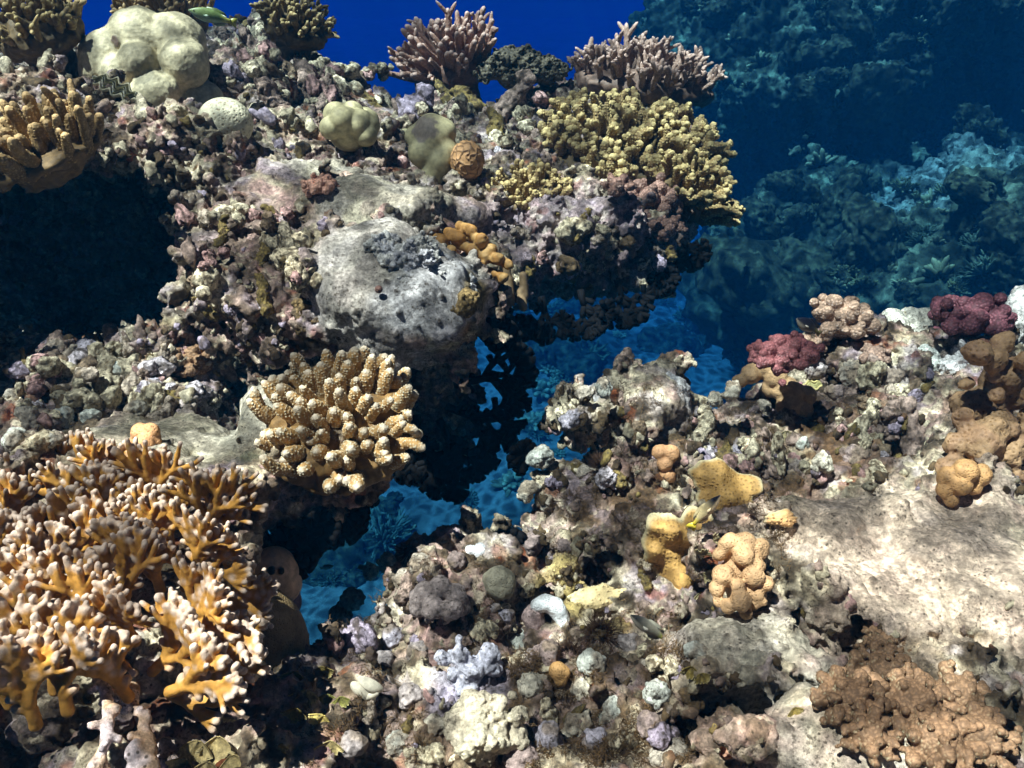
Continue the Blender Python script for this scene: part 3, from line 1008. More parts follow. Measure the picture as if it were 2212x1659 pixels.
finger_colony('bush_coral', 640, 45, 'small olive bush coral beside the open water at the top of the photo', rx=0.09, ry=0.07, n=52, L=0.055, r=0.009,
              axis=(0.3, -0.3, 1), spread=0.9, colA=OLV * 0.6, colTip=OLVT * 0.8, colNub=NUBO * 0.7, res=0.6, nub_f=200.0, nub_a=0.0022, side=0.8, dome=0.04, d=2.2)
finger_colony('bush_coral', 350, 25, 'brown bush coral at the top behind the big beige boulder coral', rx=0.11, ry=0.08, n=58, L=0.06, r=0.009,
              axis=(0.0, -0.3, 1), spread=0.9, colA=ORG * 0.8, colTip=ORGT * 0.8, colNub=NUBG * 0.8, res=0.6, nub_f=200.0, nub_a=0.002, side=0.6, dome=0.04, d=2.05)
finger_colony('bush_coral', 70, 50, 'olive brown bush coral in the top left corner', rx=0.10, ry=0.08, n=52, L=0.055, r=0.010,
              axis=(-0.1, -0.3, 1), spread=0.9, colA=OLV * 0.8, colTip=OLVT * 0.9, colNub=NUBO * 0.8, res=0.6, nub_f=200.0, nub_a=0.002, side=0.6, dome=0.04, d=1.75)
clock('finger corals')

# fire coral -------------------------------------------------------
def fire_blade(root, base, dr, side, L, depth, col, tipc, flatn):
    """one antler-like fan of rounded prongs"""
    segs = []; tips = []
    def grow(p, d, l, r, lv):
        q = p + d * l
        segs.append((p, q, r, r * 0.82))
        if lv == 0:
            e = q + unit(d + np.array([0, 0, .3]) + jitter(0.15)) * max(l * 0.9, .012)
            segs.append((q, e, r * 0.82, r * 0.78)); tips.append(e); return
        nk = 2 if RNG.random() < 0.4 else 3
        sp = np.linspace(-1, 1, nk) * (0.34 + 0.2 * RNG.random())
        for a in sp:
            a = a + RNG.normal() * 0.12
            d2 = unit(d * math.cos(a) + side2(d) * math.sin(a) + flatn * RNG.normal() * 0.10 + np.array([0, 0, 0.12]))
            grow(q, d2, l * (0.66 + 0.28 * RNG.random()), r * 0.88, lv - 1)
        # short prongs from the middle of the stem
        if RNG.random() < 0.6:
            s = 1 if RNG.random() < .5 else -1
            m = p + (q - p) * 0.6; e = m + unit(d * .7 + side2(d) * s) * l * 0.55
            segs.append((m, e, r * 0.75, r * 0.7)); tips.append(e)
    def side2(d):
        return unit(np.cross(flatn, d))
    grow(base, dr, L, 0.0058, depth)
    A = np.array([s[0] for s in segs] + [s[1] for s in segs])
    v = Vol(A.min(0) - 0.02, A.max(0) + 0.02, 0.0016)
    for s in segs: v.cap(*s, k=0.0016)
    me = v.mesh('blade')
    p = mesh_co(me); n = mesh_no(me)
    set_co(me, p + n * (0.0008 * fbm(p, 90.0, 2))[:, None])
    tp = np.array(tips, np.float32)
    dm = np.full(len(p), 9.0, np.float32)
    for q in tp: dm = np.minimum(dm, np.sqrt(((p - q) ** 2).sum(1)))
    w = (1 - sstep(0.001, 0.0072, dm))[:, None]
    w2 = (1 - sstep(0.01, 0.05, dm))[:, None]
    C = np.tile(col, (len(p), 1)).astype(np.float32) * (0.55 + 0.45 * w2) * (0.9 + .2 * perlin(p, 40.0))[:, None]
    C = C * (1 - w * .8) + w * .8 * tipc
    set_col(me, C)
    link('blade', me, M_CORAL, root)

FIRE = lin((198, 144, 66)) * 1.05; FTIP = lin((222, 208, 200))
def fire_coral(px, py, d, label, fans, seed):
    c = at(px, py, d)
    root = empty('fire_coral', c)
    tag(root, label, 'coral', None)
    for (fx, fy, fd, ang, L, dep) in fans:
        b = at(fx, fy, fd) - c
        a = math.radians(ang)
        dr = unit(np.array([math.sin(a), -0.25 + RNG.normal() * 0.15, math.cos(a)]))
        fn = unit(np.array([RNG.normal() * 0.35, -1, 0.35 + RNG.normal() * 0.3]))
        dr = unit(dr - fn * (dr @ fn) * 0.7)
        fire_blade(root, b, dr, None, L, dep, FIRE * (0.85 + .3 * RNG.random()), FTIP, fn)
    return root
F1 = []
for (x, y, d, a, L, dp) in [(60, 1150, 0.98, -10, .034, 3), (160, 1120, 0.99, 0, .034, 3), (260, 1130, 0.97, 8, .032, 3), (350, 1150, 0.96, 14, .032, 3), (430, 1190, 0.94, 30, .032, 3),
                            (20, 1250, 0.88, -15, .032, 3), (120, 1240, 0.88, -5, .032, 3), (220, 1240, 0.88, 4, .032, 3), (320, 1230, 0.9, 12, .032, 3), (400, 1270, 0.88, 35, .030, 3), (440, 1330, 0.9, 70, .024, 3),
                            (60, 1380, 0.80, -12, .030, 3), (170, 1370, 0.80, 0, .030, 3), (280, 1340, 0.82, 8, .028, 3), (380, 1370, 0.82, 40, .026, 3), (430, 1400, 0.84, 85, .022, 2),
                            (20, 1520, 0.72, -8, .028, 3), (120, 1490, 0.73, 5, .028, 3), (330, 1450, 0.77, 30, .024, 3), (400, 1450, 0.78, 75, .022, 3), (370, 1500, 0.77, 110, .020, 2), (230, 1460, 0.76, 12, .022, 3), (0, 1130, 0.95, -20, .03, 3), (500, 1180, 0.98, 48, .018, 2)]:
    F1.append((x, y, d, a, L * .92, dp + (1 if dp == 3 else 0)))
F1 = [q for q in F1 if q[0] < 470]
for (x, y, d, a, L, dp) in [q for q in F1 if q[0] < 360][:20]:
    F1.append((x + 45 + 10 * RNG.normal(), y + 45, d - .035, a + 14 * RNG.normal(), L * .88, dp))
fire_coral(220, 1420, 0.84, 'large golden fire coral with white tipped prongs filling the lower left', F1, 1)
def fire_stem(pts, label):
    c = at(*pts[0])
    root = None
    P = [at(*q) - c for q in pts]
    prims = []
    for a, b in zip(P[:-1], P[1:]): prims.append((tuple(a), tuple(b), 0.0062, 0.0058))
    for k in range(14):
        i = RNG.integers(0, len(P) - 1); t = RNG.random(); m = P[i] * (1 - t) + P[i + 1] * t
        e = m + unit(np.array([RNG.normal(), -0.6, RNG.normal() * .6])) * 0.014
        prims.append((tuple(m), tuple(e), 0.005, 0.0045))
    o = lobes('crusted_coral', None, None, None, prims, alb((190, 150, 110)), h=0.0022, k=0.004, rough_=0.004, col2=alb((196, 180, 190)), mat=M_ROCK)
    o.location = [float(q) for q in c]
    tag(o, label, 'coral')
fire_stem([(200, 1690, 0.66), (228, 1600, 0.68), (235, 1540, 0.70), (225, 1470, 0.73)], 'knobbly upright pale stem hanging below the fire coral, nearer the left edge')
fire_stem([(330, 1660, 0.68), (318, 1600, 0.70), (300, 1540, 0.72), (280, 1490, 0.75)], 'thinner crusted stem below the fire coral, right of the other stem')
clock('fire coral')

# black cup corals ---------------------------------------------------
M_BLACK = plain('black_coral_skin', (0.0045, 0.0042, 0.005), 0.8, 0.0004, 500, 0.3, 0.1)
def black_tree(px, py, d, ang, L, depth, label, spread=0.62, r=0.0078, n0=3, group='black branching cup corals hanging below the ledges'):
    c = at(px, py, d)
    parts = []
    S = np.array([1, 0, 0]); U = UPV; N = -FWD
    def grow(p, a, tilt, l, r, lv):
        dv = unit(S * math.sin(a) + U * math.cos(a) + N * tilt)
        q = p + dv * l
        mid = (p + q) / 2 + jitter(l * 0.06)
        V, Q, T, tt = tube([p - dv * r * .5, mid, q + dv * r * .3], [r, r * .92, r * .88], 8)
        parts.append((V, Q, T, tt))
        # stubby blunt cups along the twig
        for _ in range(2):
            t = RNG.random() * .9 + .1
            s = 1 if RNG.random() < .5 else -1
            aa = a + s * (0.9 + 0.4 * RNG.random())
            dd = unit(S * math.sin(aa) + U * math.cos(aa) + N * RNG.normal() * .5)
            ll = 0.010 + 0.009 * RNG.random() + r
            b = p + (q - p) * t
            V, Q, T, tt = tube([b, b + dd * ll * .75, b + dd * ll], [0.0052, 0.0058, 0.0066], 7)
            parts.append((V, Q, T, tt))
        if lv == 0:
            for s in (-.45, .1, .5):
                aa = a + s + RNG.normal() * .15
                dd = unit(S * math.sin(aa) + U * math.cos(aa) + N * RNG.normal() * .3)
                ll = 0.015 + 0.008 * RNG.random()
                V, Q, T, tt = tube([q - dd * .003, q + dd * ll * .75, q + dd * ll], [0.0052, 0.0060, 0.0068], 7)
                parts.append((V, Q, T, tt))
            return
        k = 2 if RNG.random() < .75 else 3
        for s in np.linspace(-spread, spread, k):
            grow(q, a + s + RNG.normal() * .13, tilt * .6 + RNG.normal() * .18, l * (0.66 + .2 * RNG.random()), max(r * .84, .0056), lv - 1)
    grow(np.zeros(3), math.radians(ang), RNG.normal() * .15, L, r, depth)
    V, F, tt = merge(parts)
    o = link('black_cup_coral', new_mesh('black_cup_coral', V, F), M_BLACK)
    o.location = [float(q) for q in c]
    tag(o, label, 'coral', group)
BT = 'black branching coral '
for a in [(985, 830, 1.42, 78, .050, 3, BT + 'reaching right over the blue gap, below the grey boulder'), (970, 880, 1.44, 112, .044, 3, BT + 'spreading right just under the one below the grey boulder'),
          (950, 910, 1.42, 155, .044, 3, BT + 'hanging down and right in the middle of the blue gap'), (900, 900, 1.40, 172, .040, 3, BT + 'hanging lowest in the middle of the gap'),
          (880, 900, 1.42, 190, .030, 3, BT + 'hanging straight down behind the tan finger coral'),
          (650, 1060, 1.10, 140, .026, 4, BT + 'with a toothed edge below the tan finger coral'), (590, 1080, 1.06, 160, .028, 4, BT + 'in the dark under the left shelf'), (600, 1150, 1.04, 150, .018, 3, BT + 'just above the round brown boulder coral'), (740, 1030, 1.18, 130, .018, 3, BT + 'peeping out under the right side of the tan finger coral'),
          (1085, 655, 1.50, 172, .026, 3, BT + 'hanging just right of the grey boulder'), (1170, 645, 1.55, 168, .028, 3, BT + 'hanging under the middle of the right overhang'), (1255, 630, 1.60, 165, .030, 3, BT + 'hanging under the right overhang, left of its deepest tip'),
          (1335, 610, 1.64, 165, .030, 3, BT + 'with the deepest tips under the right overhang'), (1410, 570, 1.70, 155, .022, 3, BT + 'under the far right of the overhang'), (1475, 520, 1.78, 145, .020, 3, BT + 'below the tip of the ledge'),
          (1160, 1000, 1.34, 290, .014, 2, BT + 'peeping out left of the right reef'), (1130, 1190, 1.2, 290, .010, 2, BT + 'low beside the bottom reef mound')]:
    black_tree(*a)
clock('black corals')
# ------------------------------------------------------------------ rounded corals and boulders
BEI = alb((176, 160, 118)); OLT = alb((150, 138, 92)); PEACH = alb((206, 160, 118)); BRN = alb((118, 92, 50))
def S(d, px): return px * d / FPX

# big beige boulder coral, top left
lobes('boulder_coral', 330, 165, 'large smooth beige boulder coral with rounded lobes near the top left', [
    (-.08, 0, .03, .075), (-.02, .02, .07, .075), (.055, .03, .065, .070), (.0, -.06, .035, .045), (-.045, -.06, .01, .045), (.09, -.03, .03, .055), (-.105, -.03, .01, .045), (.03, -.07, -.03, .055), (.0, 0, -.04, .11, .08, .07)],
    BEI, k=0.007, h=0.004, rough_=.003, mat=M_CORAL, spots=[(-.045, -.045, .075, .016, alb((92, 64, 52)), .9, -.004), (.02, -.10, .02, .03, alb((120, 110, 80)), .7)], d=1.84, sub=1)
lobes('boulder_coral', 432, 215, 'grey green dome coral just below the large beige boulder coral', [(0, 0, 0, .055, .05, .045)], alb((160, 156, 130)), h=0.003, mat=M_CORALPORE)
lobes('star_coral', 485, 255, 'pale dome coral dotted with dark cups beside the hollow', [(0, 0, -.01, .055, .05, .050)], alb((184, 174, 140)), h=0.003, mat=M_DOTTED, off=(0, 0, 0))
lobes('boulder_coral', 757, 325, 'olive beige boulder coral of many rounded knobs in the middle of the upper ledge', blobset(.078, 20, up=.7, rr=.30), OLT * 1.15, k=0.003, h=0.0032, mat=M_CORAL, sub=1, off=(0, 0, .025))
lobes('boulder_coral', 935, 345, 'drooping olive boulder coral with a dead brown top', [(0, 0, .02, .045, .045, .06), (.015, -.03, -.02, .032), (-.02, -.025, .0, .032), (.025, .0, .04, .03), (-.0, -.035, -.045, .028), (.03, -.015, .0, .03), (-.035, 0, .03, .025)], OLT, k=0.01, h=0.003, mat=M_CORAL, sub=1,
      spots=[(-.015, -.03, .055, .035, alb((112, 96, 84)), .95)], off=(0, 0, .02))
lobes('boulder_coral', 876, 303, 'single round olive knob coral beside the drooping olive boulder coral', [(0, 0, 0, .018)], OLT * 1.1, h=0.002, mat=M_CORAL, off=(0, 0, .01))
lobes('brain_coral', 1010, 362, 'small orange brown brain coral with winding ridges on the upper ledge', [(0, 0, 0, .036, .034, .042)], alb((176, 122, 56)), h=0.0016, ridges=(75.0, 0.0028), mat=M_CORAL, off=(0, 0, .015))
# brown boulder with lobes under the fire coral, and knobs above it
lobes('boulder_coral', 575, 1400, 'round brown boulder coral half shaded beside the fire coral', [(0, 0, 0, .052, .055, .088), (-.015, 0, .02, .05, .05, .075)], alb((140, 112, 62)), h=0.003, mat=M_CORALPORE, d=0.99, sub=1)
lobes('boulder_coral', 592, 1235, 'pale tan knob coral with two dark worm holes above the brown boulder', [(0, 0, 0, .030, .03, .034), (.006, 0, -.02, .027)], alb((196, 160, 122)), h=0.0018, mat=M_CORAL, d=1.02,
      spots=[(.006, -.024, .022, .0058, (0.004, 0.003, 0.004), 1.0, -.004), (.016, -.02, .018, .0055, (0.004, 0.003, 0.004), 1.0, -.004), (0, -.02, -.03, .025, alb((110, 88, 90)), .7)])
lobes('boulder_coral', 628, 1298, 'small purple grey knob coral right of the brown boulder', [(0, 0, 0, .014, .015, .022)], alb((112, 92, 112)), h=0.0015, mat=M_CORALPORE, d=1.04)
lobes('boulder_coral', 632, 1385, 'grey encrusted knob at the foot of the brown boulder', [(0, 0, 0, .018, .018, .026)], alb((120, 104, 104)), h=0.002, mat=M_ROCK, d=1.03, rough_=.01)

def lobe_cluster(px, py, spots_px, d, s=1.0, up=0.0):
    """balls placed about (px,py) given as pixel offsets and pixel radii"""
    c = at(px, py, d)
    return [(*(at(px + dx, py + dy, d - dd) - c), S(d, r)) for dx, dy, r, dd in spots_px]
def soft(px, py, label, sp, col, k=0.003, h=0.002, mat=None, dd=0.0, name='lobe_coral', d=None, group=None, **kw):
    _, _, dh = hit(px, py)
    d = d or dh
    d -= dd
    return lobes(name, px, py, label, lobe_cluster(px, py, sp, d), col, k=k, h=h, mat=mat or M_CORALPORE, d=d, group=group, **kw)
soft(1690, 865, 'chain of smooth sandy beige knobs running below the small pink coral', [(-68, -58, 24, 0), (-40, -70, 26, 0), (-15, -50, 26, .01), (5, -25, 28, .01), (-25, -28, 20, 0), (25, -15, 24, .02), (50, -8, 22, .02), (15, 12, 26, .02), (45, 18, 22, .02), (60, 35, 20, .01), (30, 38, 22, .01), (62, 55, 15, 0), (-90, -42, 16, 0)], lin((198, 160, 118)), dd=.02, rough_=.003)
soft(1600, 1245, 'cluster of smooth beige potato shaped coral knobs on the pale slope', [(0, -45, 40, -.01), (5, 20, 44, -.01), (-20, -10, 30, -.005), (20, 40, 34, -.01), (-25, -70, 24, .0), (10, -75, 22, 0), (40, -60, 24, 0), (-42, -48, 15, .0), (5, -45, 24, .01), (35, -25, 18, .01), (-35, 0, 26, .01), (-5, 20, 20, .02), (25, 0, 24, .015), (50, 15, 16, .01), (-50, 28, 20, .01), (0, 50, 24, .025), (-28, 62, 19, .02), (10, 78, 16, .015), (35, 42, 11, .01), (48, 55, 8, .01), (30, 62, 9, .01), (-48, 52, 16, .01), (40, 30, 12, .01)], lin((202, 162, 120)), k=0.0025, dd=.02, rough_=.004)
soft(1437, 985, 'pair of small beige knobs on the face of the right reef', [(-12, -8, 18, 0), (12, -5, 20, 0), (0, 15, 18, 0), (5, 40, 18, -.01)], lin((206, 154, 110)), dd=.01, rough_=.003)
soft(312, 945, 'peach coloured lumpy coral on the sandy part of the left shelf', [(-12, -12, 18, 0), (14, -10, 19, 0), (0, 12, 20, .01), (22, 8, 14, 0), (-20, 8, 13, 0), (5, 32, 16, 0)], lin((216, 160, 112)), dd=.02, k=.002, rough_=.003)
soft(2085, 1040, 'smooth beige soft lobes under the large dotted coral at the right', [(-38, -10, 24, 0), (0, -22, 26, .01), (32, -12, 24, 0), (-10, 10, 24, .01), (-42, 18, 20, 0), (18, 12, 20, 0), (-30, 38, 18, 0)], lin((196, 150, 100)), dd=.03, rough_=.003)
soft(1205, 1455, 'small tan knob standing on the crusty mound at the bottom centre', [(0, -6, 20, 0), (6, 14, 15, 0), (14, -2, 14, .0)], lin((196, 150, 96)), dd=.015)
soft(945, 1300, 'greyish pink lobed coral head on the bottom mound', [(-30, -15, 30, 0), (5, -22, 32, 0), (38, -12, 30, 0), (-38, 15, 24, 0), (-8, 12, 28, .02), (28, 14, 26, .02), (50, 10, 18, 0), (-20, 38, 14, .01), (18, 36, 14, .01)], alb((150, 130, 124)), dd=.03, rough_=.005, mat=M_ROCK)
soft(1075, 1258, 'round olive grey boulder coral on the bottom mound', [(0, 0, 36, 0), (8, 5, 32, 0)], alb((132, 124, 100)), dd=.01, rough_=.004, mat=M_CORALPORE)
soft(955, 1195, 'smooth grey knob on the crest of the bottom mound', [(0, 0, 24, 0), (4, 12, 22, 0), (-2, 24, 18, 0)], alb((150, 144, 150)), dd=.0, d=1.12, rough_=.003, mat=M_ROCK)
soft(1040, 1195, 'bleached white knob on the crest of the bottom mound', [(0, 0, 24, 0), (-20, -6, 18, 0), (14, 12, 18, 0)], alb((208, 192, 196)), d=1.11, rough_=.004, mat=M_ROCK)
soft(1190, 1330, 'curved bright white bare coral lump on the bottom mound', [(-30, -22, 14, .01), (-12, -28, 16, .01), (8, -22, 17, .01), (18, -5, 16, .01), (24, 14, 15, .01), (30, 30, 12, 0)], alb((236, 228, 220)), dd=.012, rough_=.003, k=.006)
soft(1150, 1335, 'pink grey oval knob beside the curved white lump', [(0, -6, 22, 0), (6, 12, 20, 0)], alb((158, 128, 122)), dd=.008, rough_=.003, mat=M_ROCK)
soft(1000, 1445, 'lavender grey cauliflower shaped lump in the middle of the bottom mound', [(-35, -20, 20, 0), (-8, -30, 24, .01), (-20, 10, 24, .01), (12, 0, 26, .01), (5, 32, 24, .01), (28, 22, 18, 0), (-40, 30, 14, 0), (60, -30, 22, 0), (66, -2, 22, .0), (48, 20, 16, 0), (-5, -62, 13, .01)], alb((168, 164, 180)), dd=.015, rough_=.010, k=.004, mat=M_ROCK)
soft(1055, 1565, 'cream crusted boulder with a yellow rim near the bottom edge', [(-55, -10, 34, 0), (-20, -35, 32, 0), (25, -38, 30, 0), (60, -15, 28, 0), (-35, 30, 36, .01), (10, 20, 40, .01), (55, 25, 28, 0), (-10, 60, 28, 0)], alb((172, 156, 128)), dd=.03, rough_=.012, k=.006, mat=M_ROCK, col2=alb((206, 186, 150)), sub=0)
soft(1960, 715, 'pale grey double humped boulder on the far right ridge', [(-32, -15, 32, 0), (5, -20, 28, 0), (38, -22, 26, 0), (-30, 15, 28, 0), (28, 18, 34, .02), (52, 42, 22, .02)], alb((186, 176, 156)), d=1.56, rough_=.006, k=.008, mat=M_ROCK)
soft(1985, 778, 'white cone shaped lump below the double humped boulder', [(-18, 4, 26, 0), (12, 0, 32, 0), (0, -18, 22, 0)], alb((206, 198, 184)), d=1.46, rough_=.008, k=.008, mat=M_ROCK)
soft(2075, 785, 'white pitted lump right of the cone shaped lump', [(-26, 5, 24, 0), (8, -8, 28, 0), (36, 4, 22, 0), (10, -30, 24, 0)], alb((196, 188, 184)), d=1.44, rough_=.012, k=.006, mat=M_ROCK)
soft(2200, 700, 'pale rock rising at the right edge beside the purple coral', [(0, 0, 50, 0), (-30, 35, 28, 0), (20, -40, 40, 0), (-48, 60, 22, 0)], alb((170, 162, 154)), d=1.5, rough_=.010, k=.012, mat=M_ROCK)
soft(1430, 875, 'tall smooth grey boulder near the left end of the right reef', [(0, -35, 38, 0), (28, -30, 34, 0), (-25, 5, 32, 0), (5, 15, 44, .02), (-30, 35, 26, .01), (35, 20, 26, 0)], alb((160, 156, 158)), d=1.38, rough_=.007, k=.012, mat=M_ROCK, col2=alb((184, 176, 170)))
soft(1335, 830, 'grey knob at the very top left of the right reef', [(-12, 0, 24, 0), (14, 6, 24, 0), (-45, 18, 22, 0), (-20, 30, 30, 0), (30, 30, 24, 0)], alb((148, 140, 138)), d=1.42, rough_=.010, k=.008, mat=M_ROCK, col2=alb((176, 150, 120)))
soft(1392, 803, 'small pink sponge patch on the top of the right reef', [(0, 0, 14, 0), (10, 8, 12, 0)], alb((214, 150, 128)), d=1.4, rough_=.002)
soft(862, 618, 'broad pale grey boulder jutting from the lip of the upper ledge', [(-90, -10, 60, 0), (-30, -25, 72, .02), (40, -20, 78, .03), (95, 10, 60, .02), (-50, 40, 55, .02), (20, 45, 70, .04), (80, 60, 50, .03), (120, 45, 35, 0)], alb((176, 174, 168)), d=1.27, rough_=.028, k=.012, mat=M_ROCK, col2=alb((150, 150, 160)), h=0.0035, sub=1, name='grey_boulder', cat='rock')
soft(818, 625, 'brown tube worm hole on the front of the broad grey boulder', [(0, 0, 9, 0)], alb((92, 60, 50)), d=1.155, name='tube_worm', cat='tube worm')
soft(740, 628, 'red brown anemone like knob left of the broad grey boulder', [(0, 0, 10, 0)], alb((86, 52, 40)), dd=0.0, name='tube_worm', cat='tube worm') if False else None
soft(690, 690, 'mossy olive brown lump in the shade below the grey boulder', [(-25, 0, 34, 0), (15, 8, 36, .0), (40, 20, 24, 0), (-5, -18, 26, 0)], alb((110, 84, 36)), d=1.24, rough_=.014, k=.008, mat=M_ROCK, col2=alb((104, 84, 70)), wart=(160, .003, .4), tip=alb((150, 118, 50)))
soft(1000, 655, 'olive crusted knob at the right corner of the grey boulder', [(0, 0, 26, 0), (-22, 8, 22, 0), (10, -18, 16, 0)], alb((140, 112, 52)), d=1.19, rough_=.012, mat=M_ROCK, wart=(150, .003, .5), tip=alb((190, 160, 80)))
# knobbly finger lumps near the boulder
fp = []
for k, (x, y, l, a, dd) in enumerate([(-60, -20, 24, 20, 0), (-45, 5, 26, 40, .0), (-30, -30, 30, 30, 0), (-5, -45, 40, 35, 0), (15, -25, 44, 30, .01), (-10, -5, 34, 60, .01), (15, 10, 36, 70, .01), (35, -5, 40, 40, .01), (-25, 25, 26, 80, .01), (50, 20, 34, 60, .01),
                                       (10, 35, 30, 85, .02), (60, 55, 26, 80, .02), (75, 30, 28, 50, .02), (0, 55, 22, 90, .02)]):
    c = at(1010, 540, 1.40); b = at(1010 + x, 540 + y, 1.40 - dd) - c
    aa = math.radians(a); e = b + np.array([math.sin(aa) * .7, -.5, -math.cos(aa) * .05 + .1]) * S(1.4, l)
    fp.append((tuple(b - np.array([.01, -.02, 0])), tuple(e), S(1.4, 9 + 5 * RNG.random()), S(1.4, 8 + 6 * RNG.random())))
    fp.append((*(e + jitter(.004)), S(1.4, 8 + 6 * RNG.random())))
lobes('knob_coral', 1010, 540, 'brown coral of blunt rounded fingers between the grey boulder and the dark overhang', fp, lin((164, 120, 66)), h=0.0022, k=0.004, d=1.40, rough_=.004, col2=lin((186, 150, 96)))
fp = []
for (x, y, l) in [(0, 0, 55), (35, 5, 45), (-25, -10, 40), (20, 40, 40), (60, 30, 30), (-10, 50, 30), (30, -20, 40), (65, -5, 40)]:
    c = at(1065, 600, 1.46); b = at(1065 + x, 600 + y, 1.46) - c
    e = b + np.array([.004 * RNG.normal(), -.012, -S(1.46, l)])
    fp.append((tuple(b), tuple(e), .0075, .0085))
lobes('knob_coral', 1065, 600, 'pale fingered coral hanging into the shade right of the grey boulder', fp, alb((150, 118, 72)), h=0.0022, k=0.003, d=1.46)

# warty, cauliflower shaped corals
PK = (alb((150, 72, 74)), alb((226, 158, 160))); CR = (alb((190, 146, 112)), alb((240, 218, 196))); MV = (alb((150, 104, 84)), alb((216, 186, 170)))
PU = (alb((118, 54, 66)), alb((184, 116, 124))); TN = (alb((158, 112, 66)), alb((206, 170, 124))); BR = (alb((150, 108, 66)), alb((236, 196, 150)))
cauliflower('cauliflower_coral', 1395, 455, 'mauve brown cauliflower coral with pale warts below the olive finger coral', .072, MV, n=17, off=(0, -.02, .01), flat=1.2)
cauliflower('cauliflower_coral', 1435, 492, 'smaller mauve cauliflower coral hanging at the lower edge of the ledge', .042, MV, n=10, off=(0, -.03, 0))
cauliflower('cauliflower_coral', 1330, 415, 'small mauve cauliflower coral beside the broad olive coral', .036, MV, n=9, off=(0, -.02, .01))
cauliflower('cauliflower_coral', 415, 798, 'round tan cauliflower coral at the right end of the rubble on the left shelf', .042, TN, n=15, wart=(260, .0018, .7), off=(0, 0, .01))
cauliflower('cauliflower_coral', 697, 418, 'small salmon pink cauliflower coral on the pale rock of the upper ledge', .030, (alb((206, 140, 106)), alb((250, 216, 176))), n=13, wart=(230, .0016, .5), off=(0, 0, .008), lob=.34)
cauliflower('cauliflower_coral', 1690, 795, 'deep pink warty cauliflower coral on the ridge of the right reef', .046, PK, n=18, wart=(300, .0018, .7), off=(0, 0, .014), flat=1.2)
cauliflower('cauliflower_coral', 1712, 828, 'light pink small coral just below the deep pink one', .020, (alb((222, 120, 140)), alb((252, 200, 206))), n=9, wart=(320, .0014, .7), off=(0, -.035, .0))
cauliflower('cauliflower_coral', 1812, 728, 'cream and pink branching cauliflower coral on the crest of the right reef', .060, CR, n=15, wart=(210, .0024, .75), off=(0, 0, .022), lob=.27, squash=.9)
cauliflower('cauliflower_coral', 1745, 752, 'small cream cauliflower coral at the left foot of the larger cream one', .028, CR, n=9, wart=(220, .002, .75), off=(0, -.02, .008))
cauliflower('cauliflower_coral', 2092, 700, 'dark red purple cauliflower coral on the right ridge', .060, PU, n=15, wart=(200, .0022, .6), d=1.46, flat=1.15, lob=.34)
cauliflower('cauliflower_coral', 1880, 770, 'flat pinkish brown coral patch behind the cream coral', .034, (alb((160, 120, 96)), alb((206, 176, 150))), n=9, off=(0, -.01, .0), squash=.5)
for k, (x, y, R, lab) in enumerate([(1900, 1470, .040, 'topmost'), (1830, 1530, .036, 'left'), (1960, 1545, .046, 'middle'), (2060, 1520, .040, 'upper right'), (2010, 1620, .044, 'lowest'), (2110, 1610, .040, 'bottom right'), (1905, 1405, .030, 'highest and smallest'), (1870, 1600, .03, 'lower left')]):
    cauliflower('cauliflower_coral', x, y, 'orange brown warty coral head, %s of the cluster in the lower right corner' % lab, R, BR, n=18, wart=(360, .0018, 1.0), lob=.20, h=.0016, off=(0, 0, .004), group='orange brown coral heads in the lower right corner')
clock('cauliflower corals')

# dotted orange tan coral at the right edge
LB = [(0, 40, 60, -.05), (40, -60, 60, -.04), (60, 60, 60, -.05), (-40, 100, 40, -.05), (-30, -10, 50, -.05)]
for _ in range(46):
    a, b = RNG.random(), RNG.random()
    x = -100 + 210 * a; y = -170 + 330 * b
    if x < -40 and y < -70: continue
    LB.append((x, y, 14 + 20 * RNG.random() ** 1.5, .035 * RNG.random() - .005))
lobes('leather_coral', 2140, 890, 'large lumpy tan coral dotted with brown cups at the right edge', lobe_cluster(2140, 890, LB, 1.14), alb((158, 118, 70)), d=1.14, h=0.003, k=.006, mat=M_DOTTED, rough_=.007, col2=alb((138, 98, 60)))
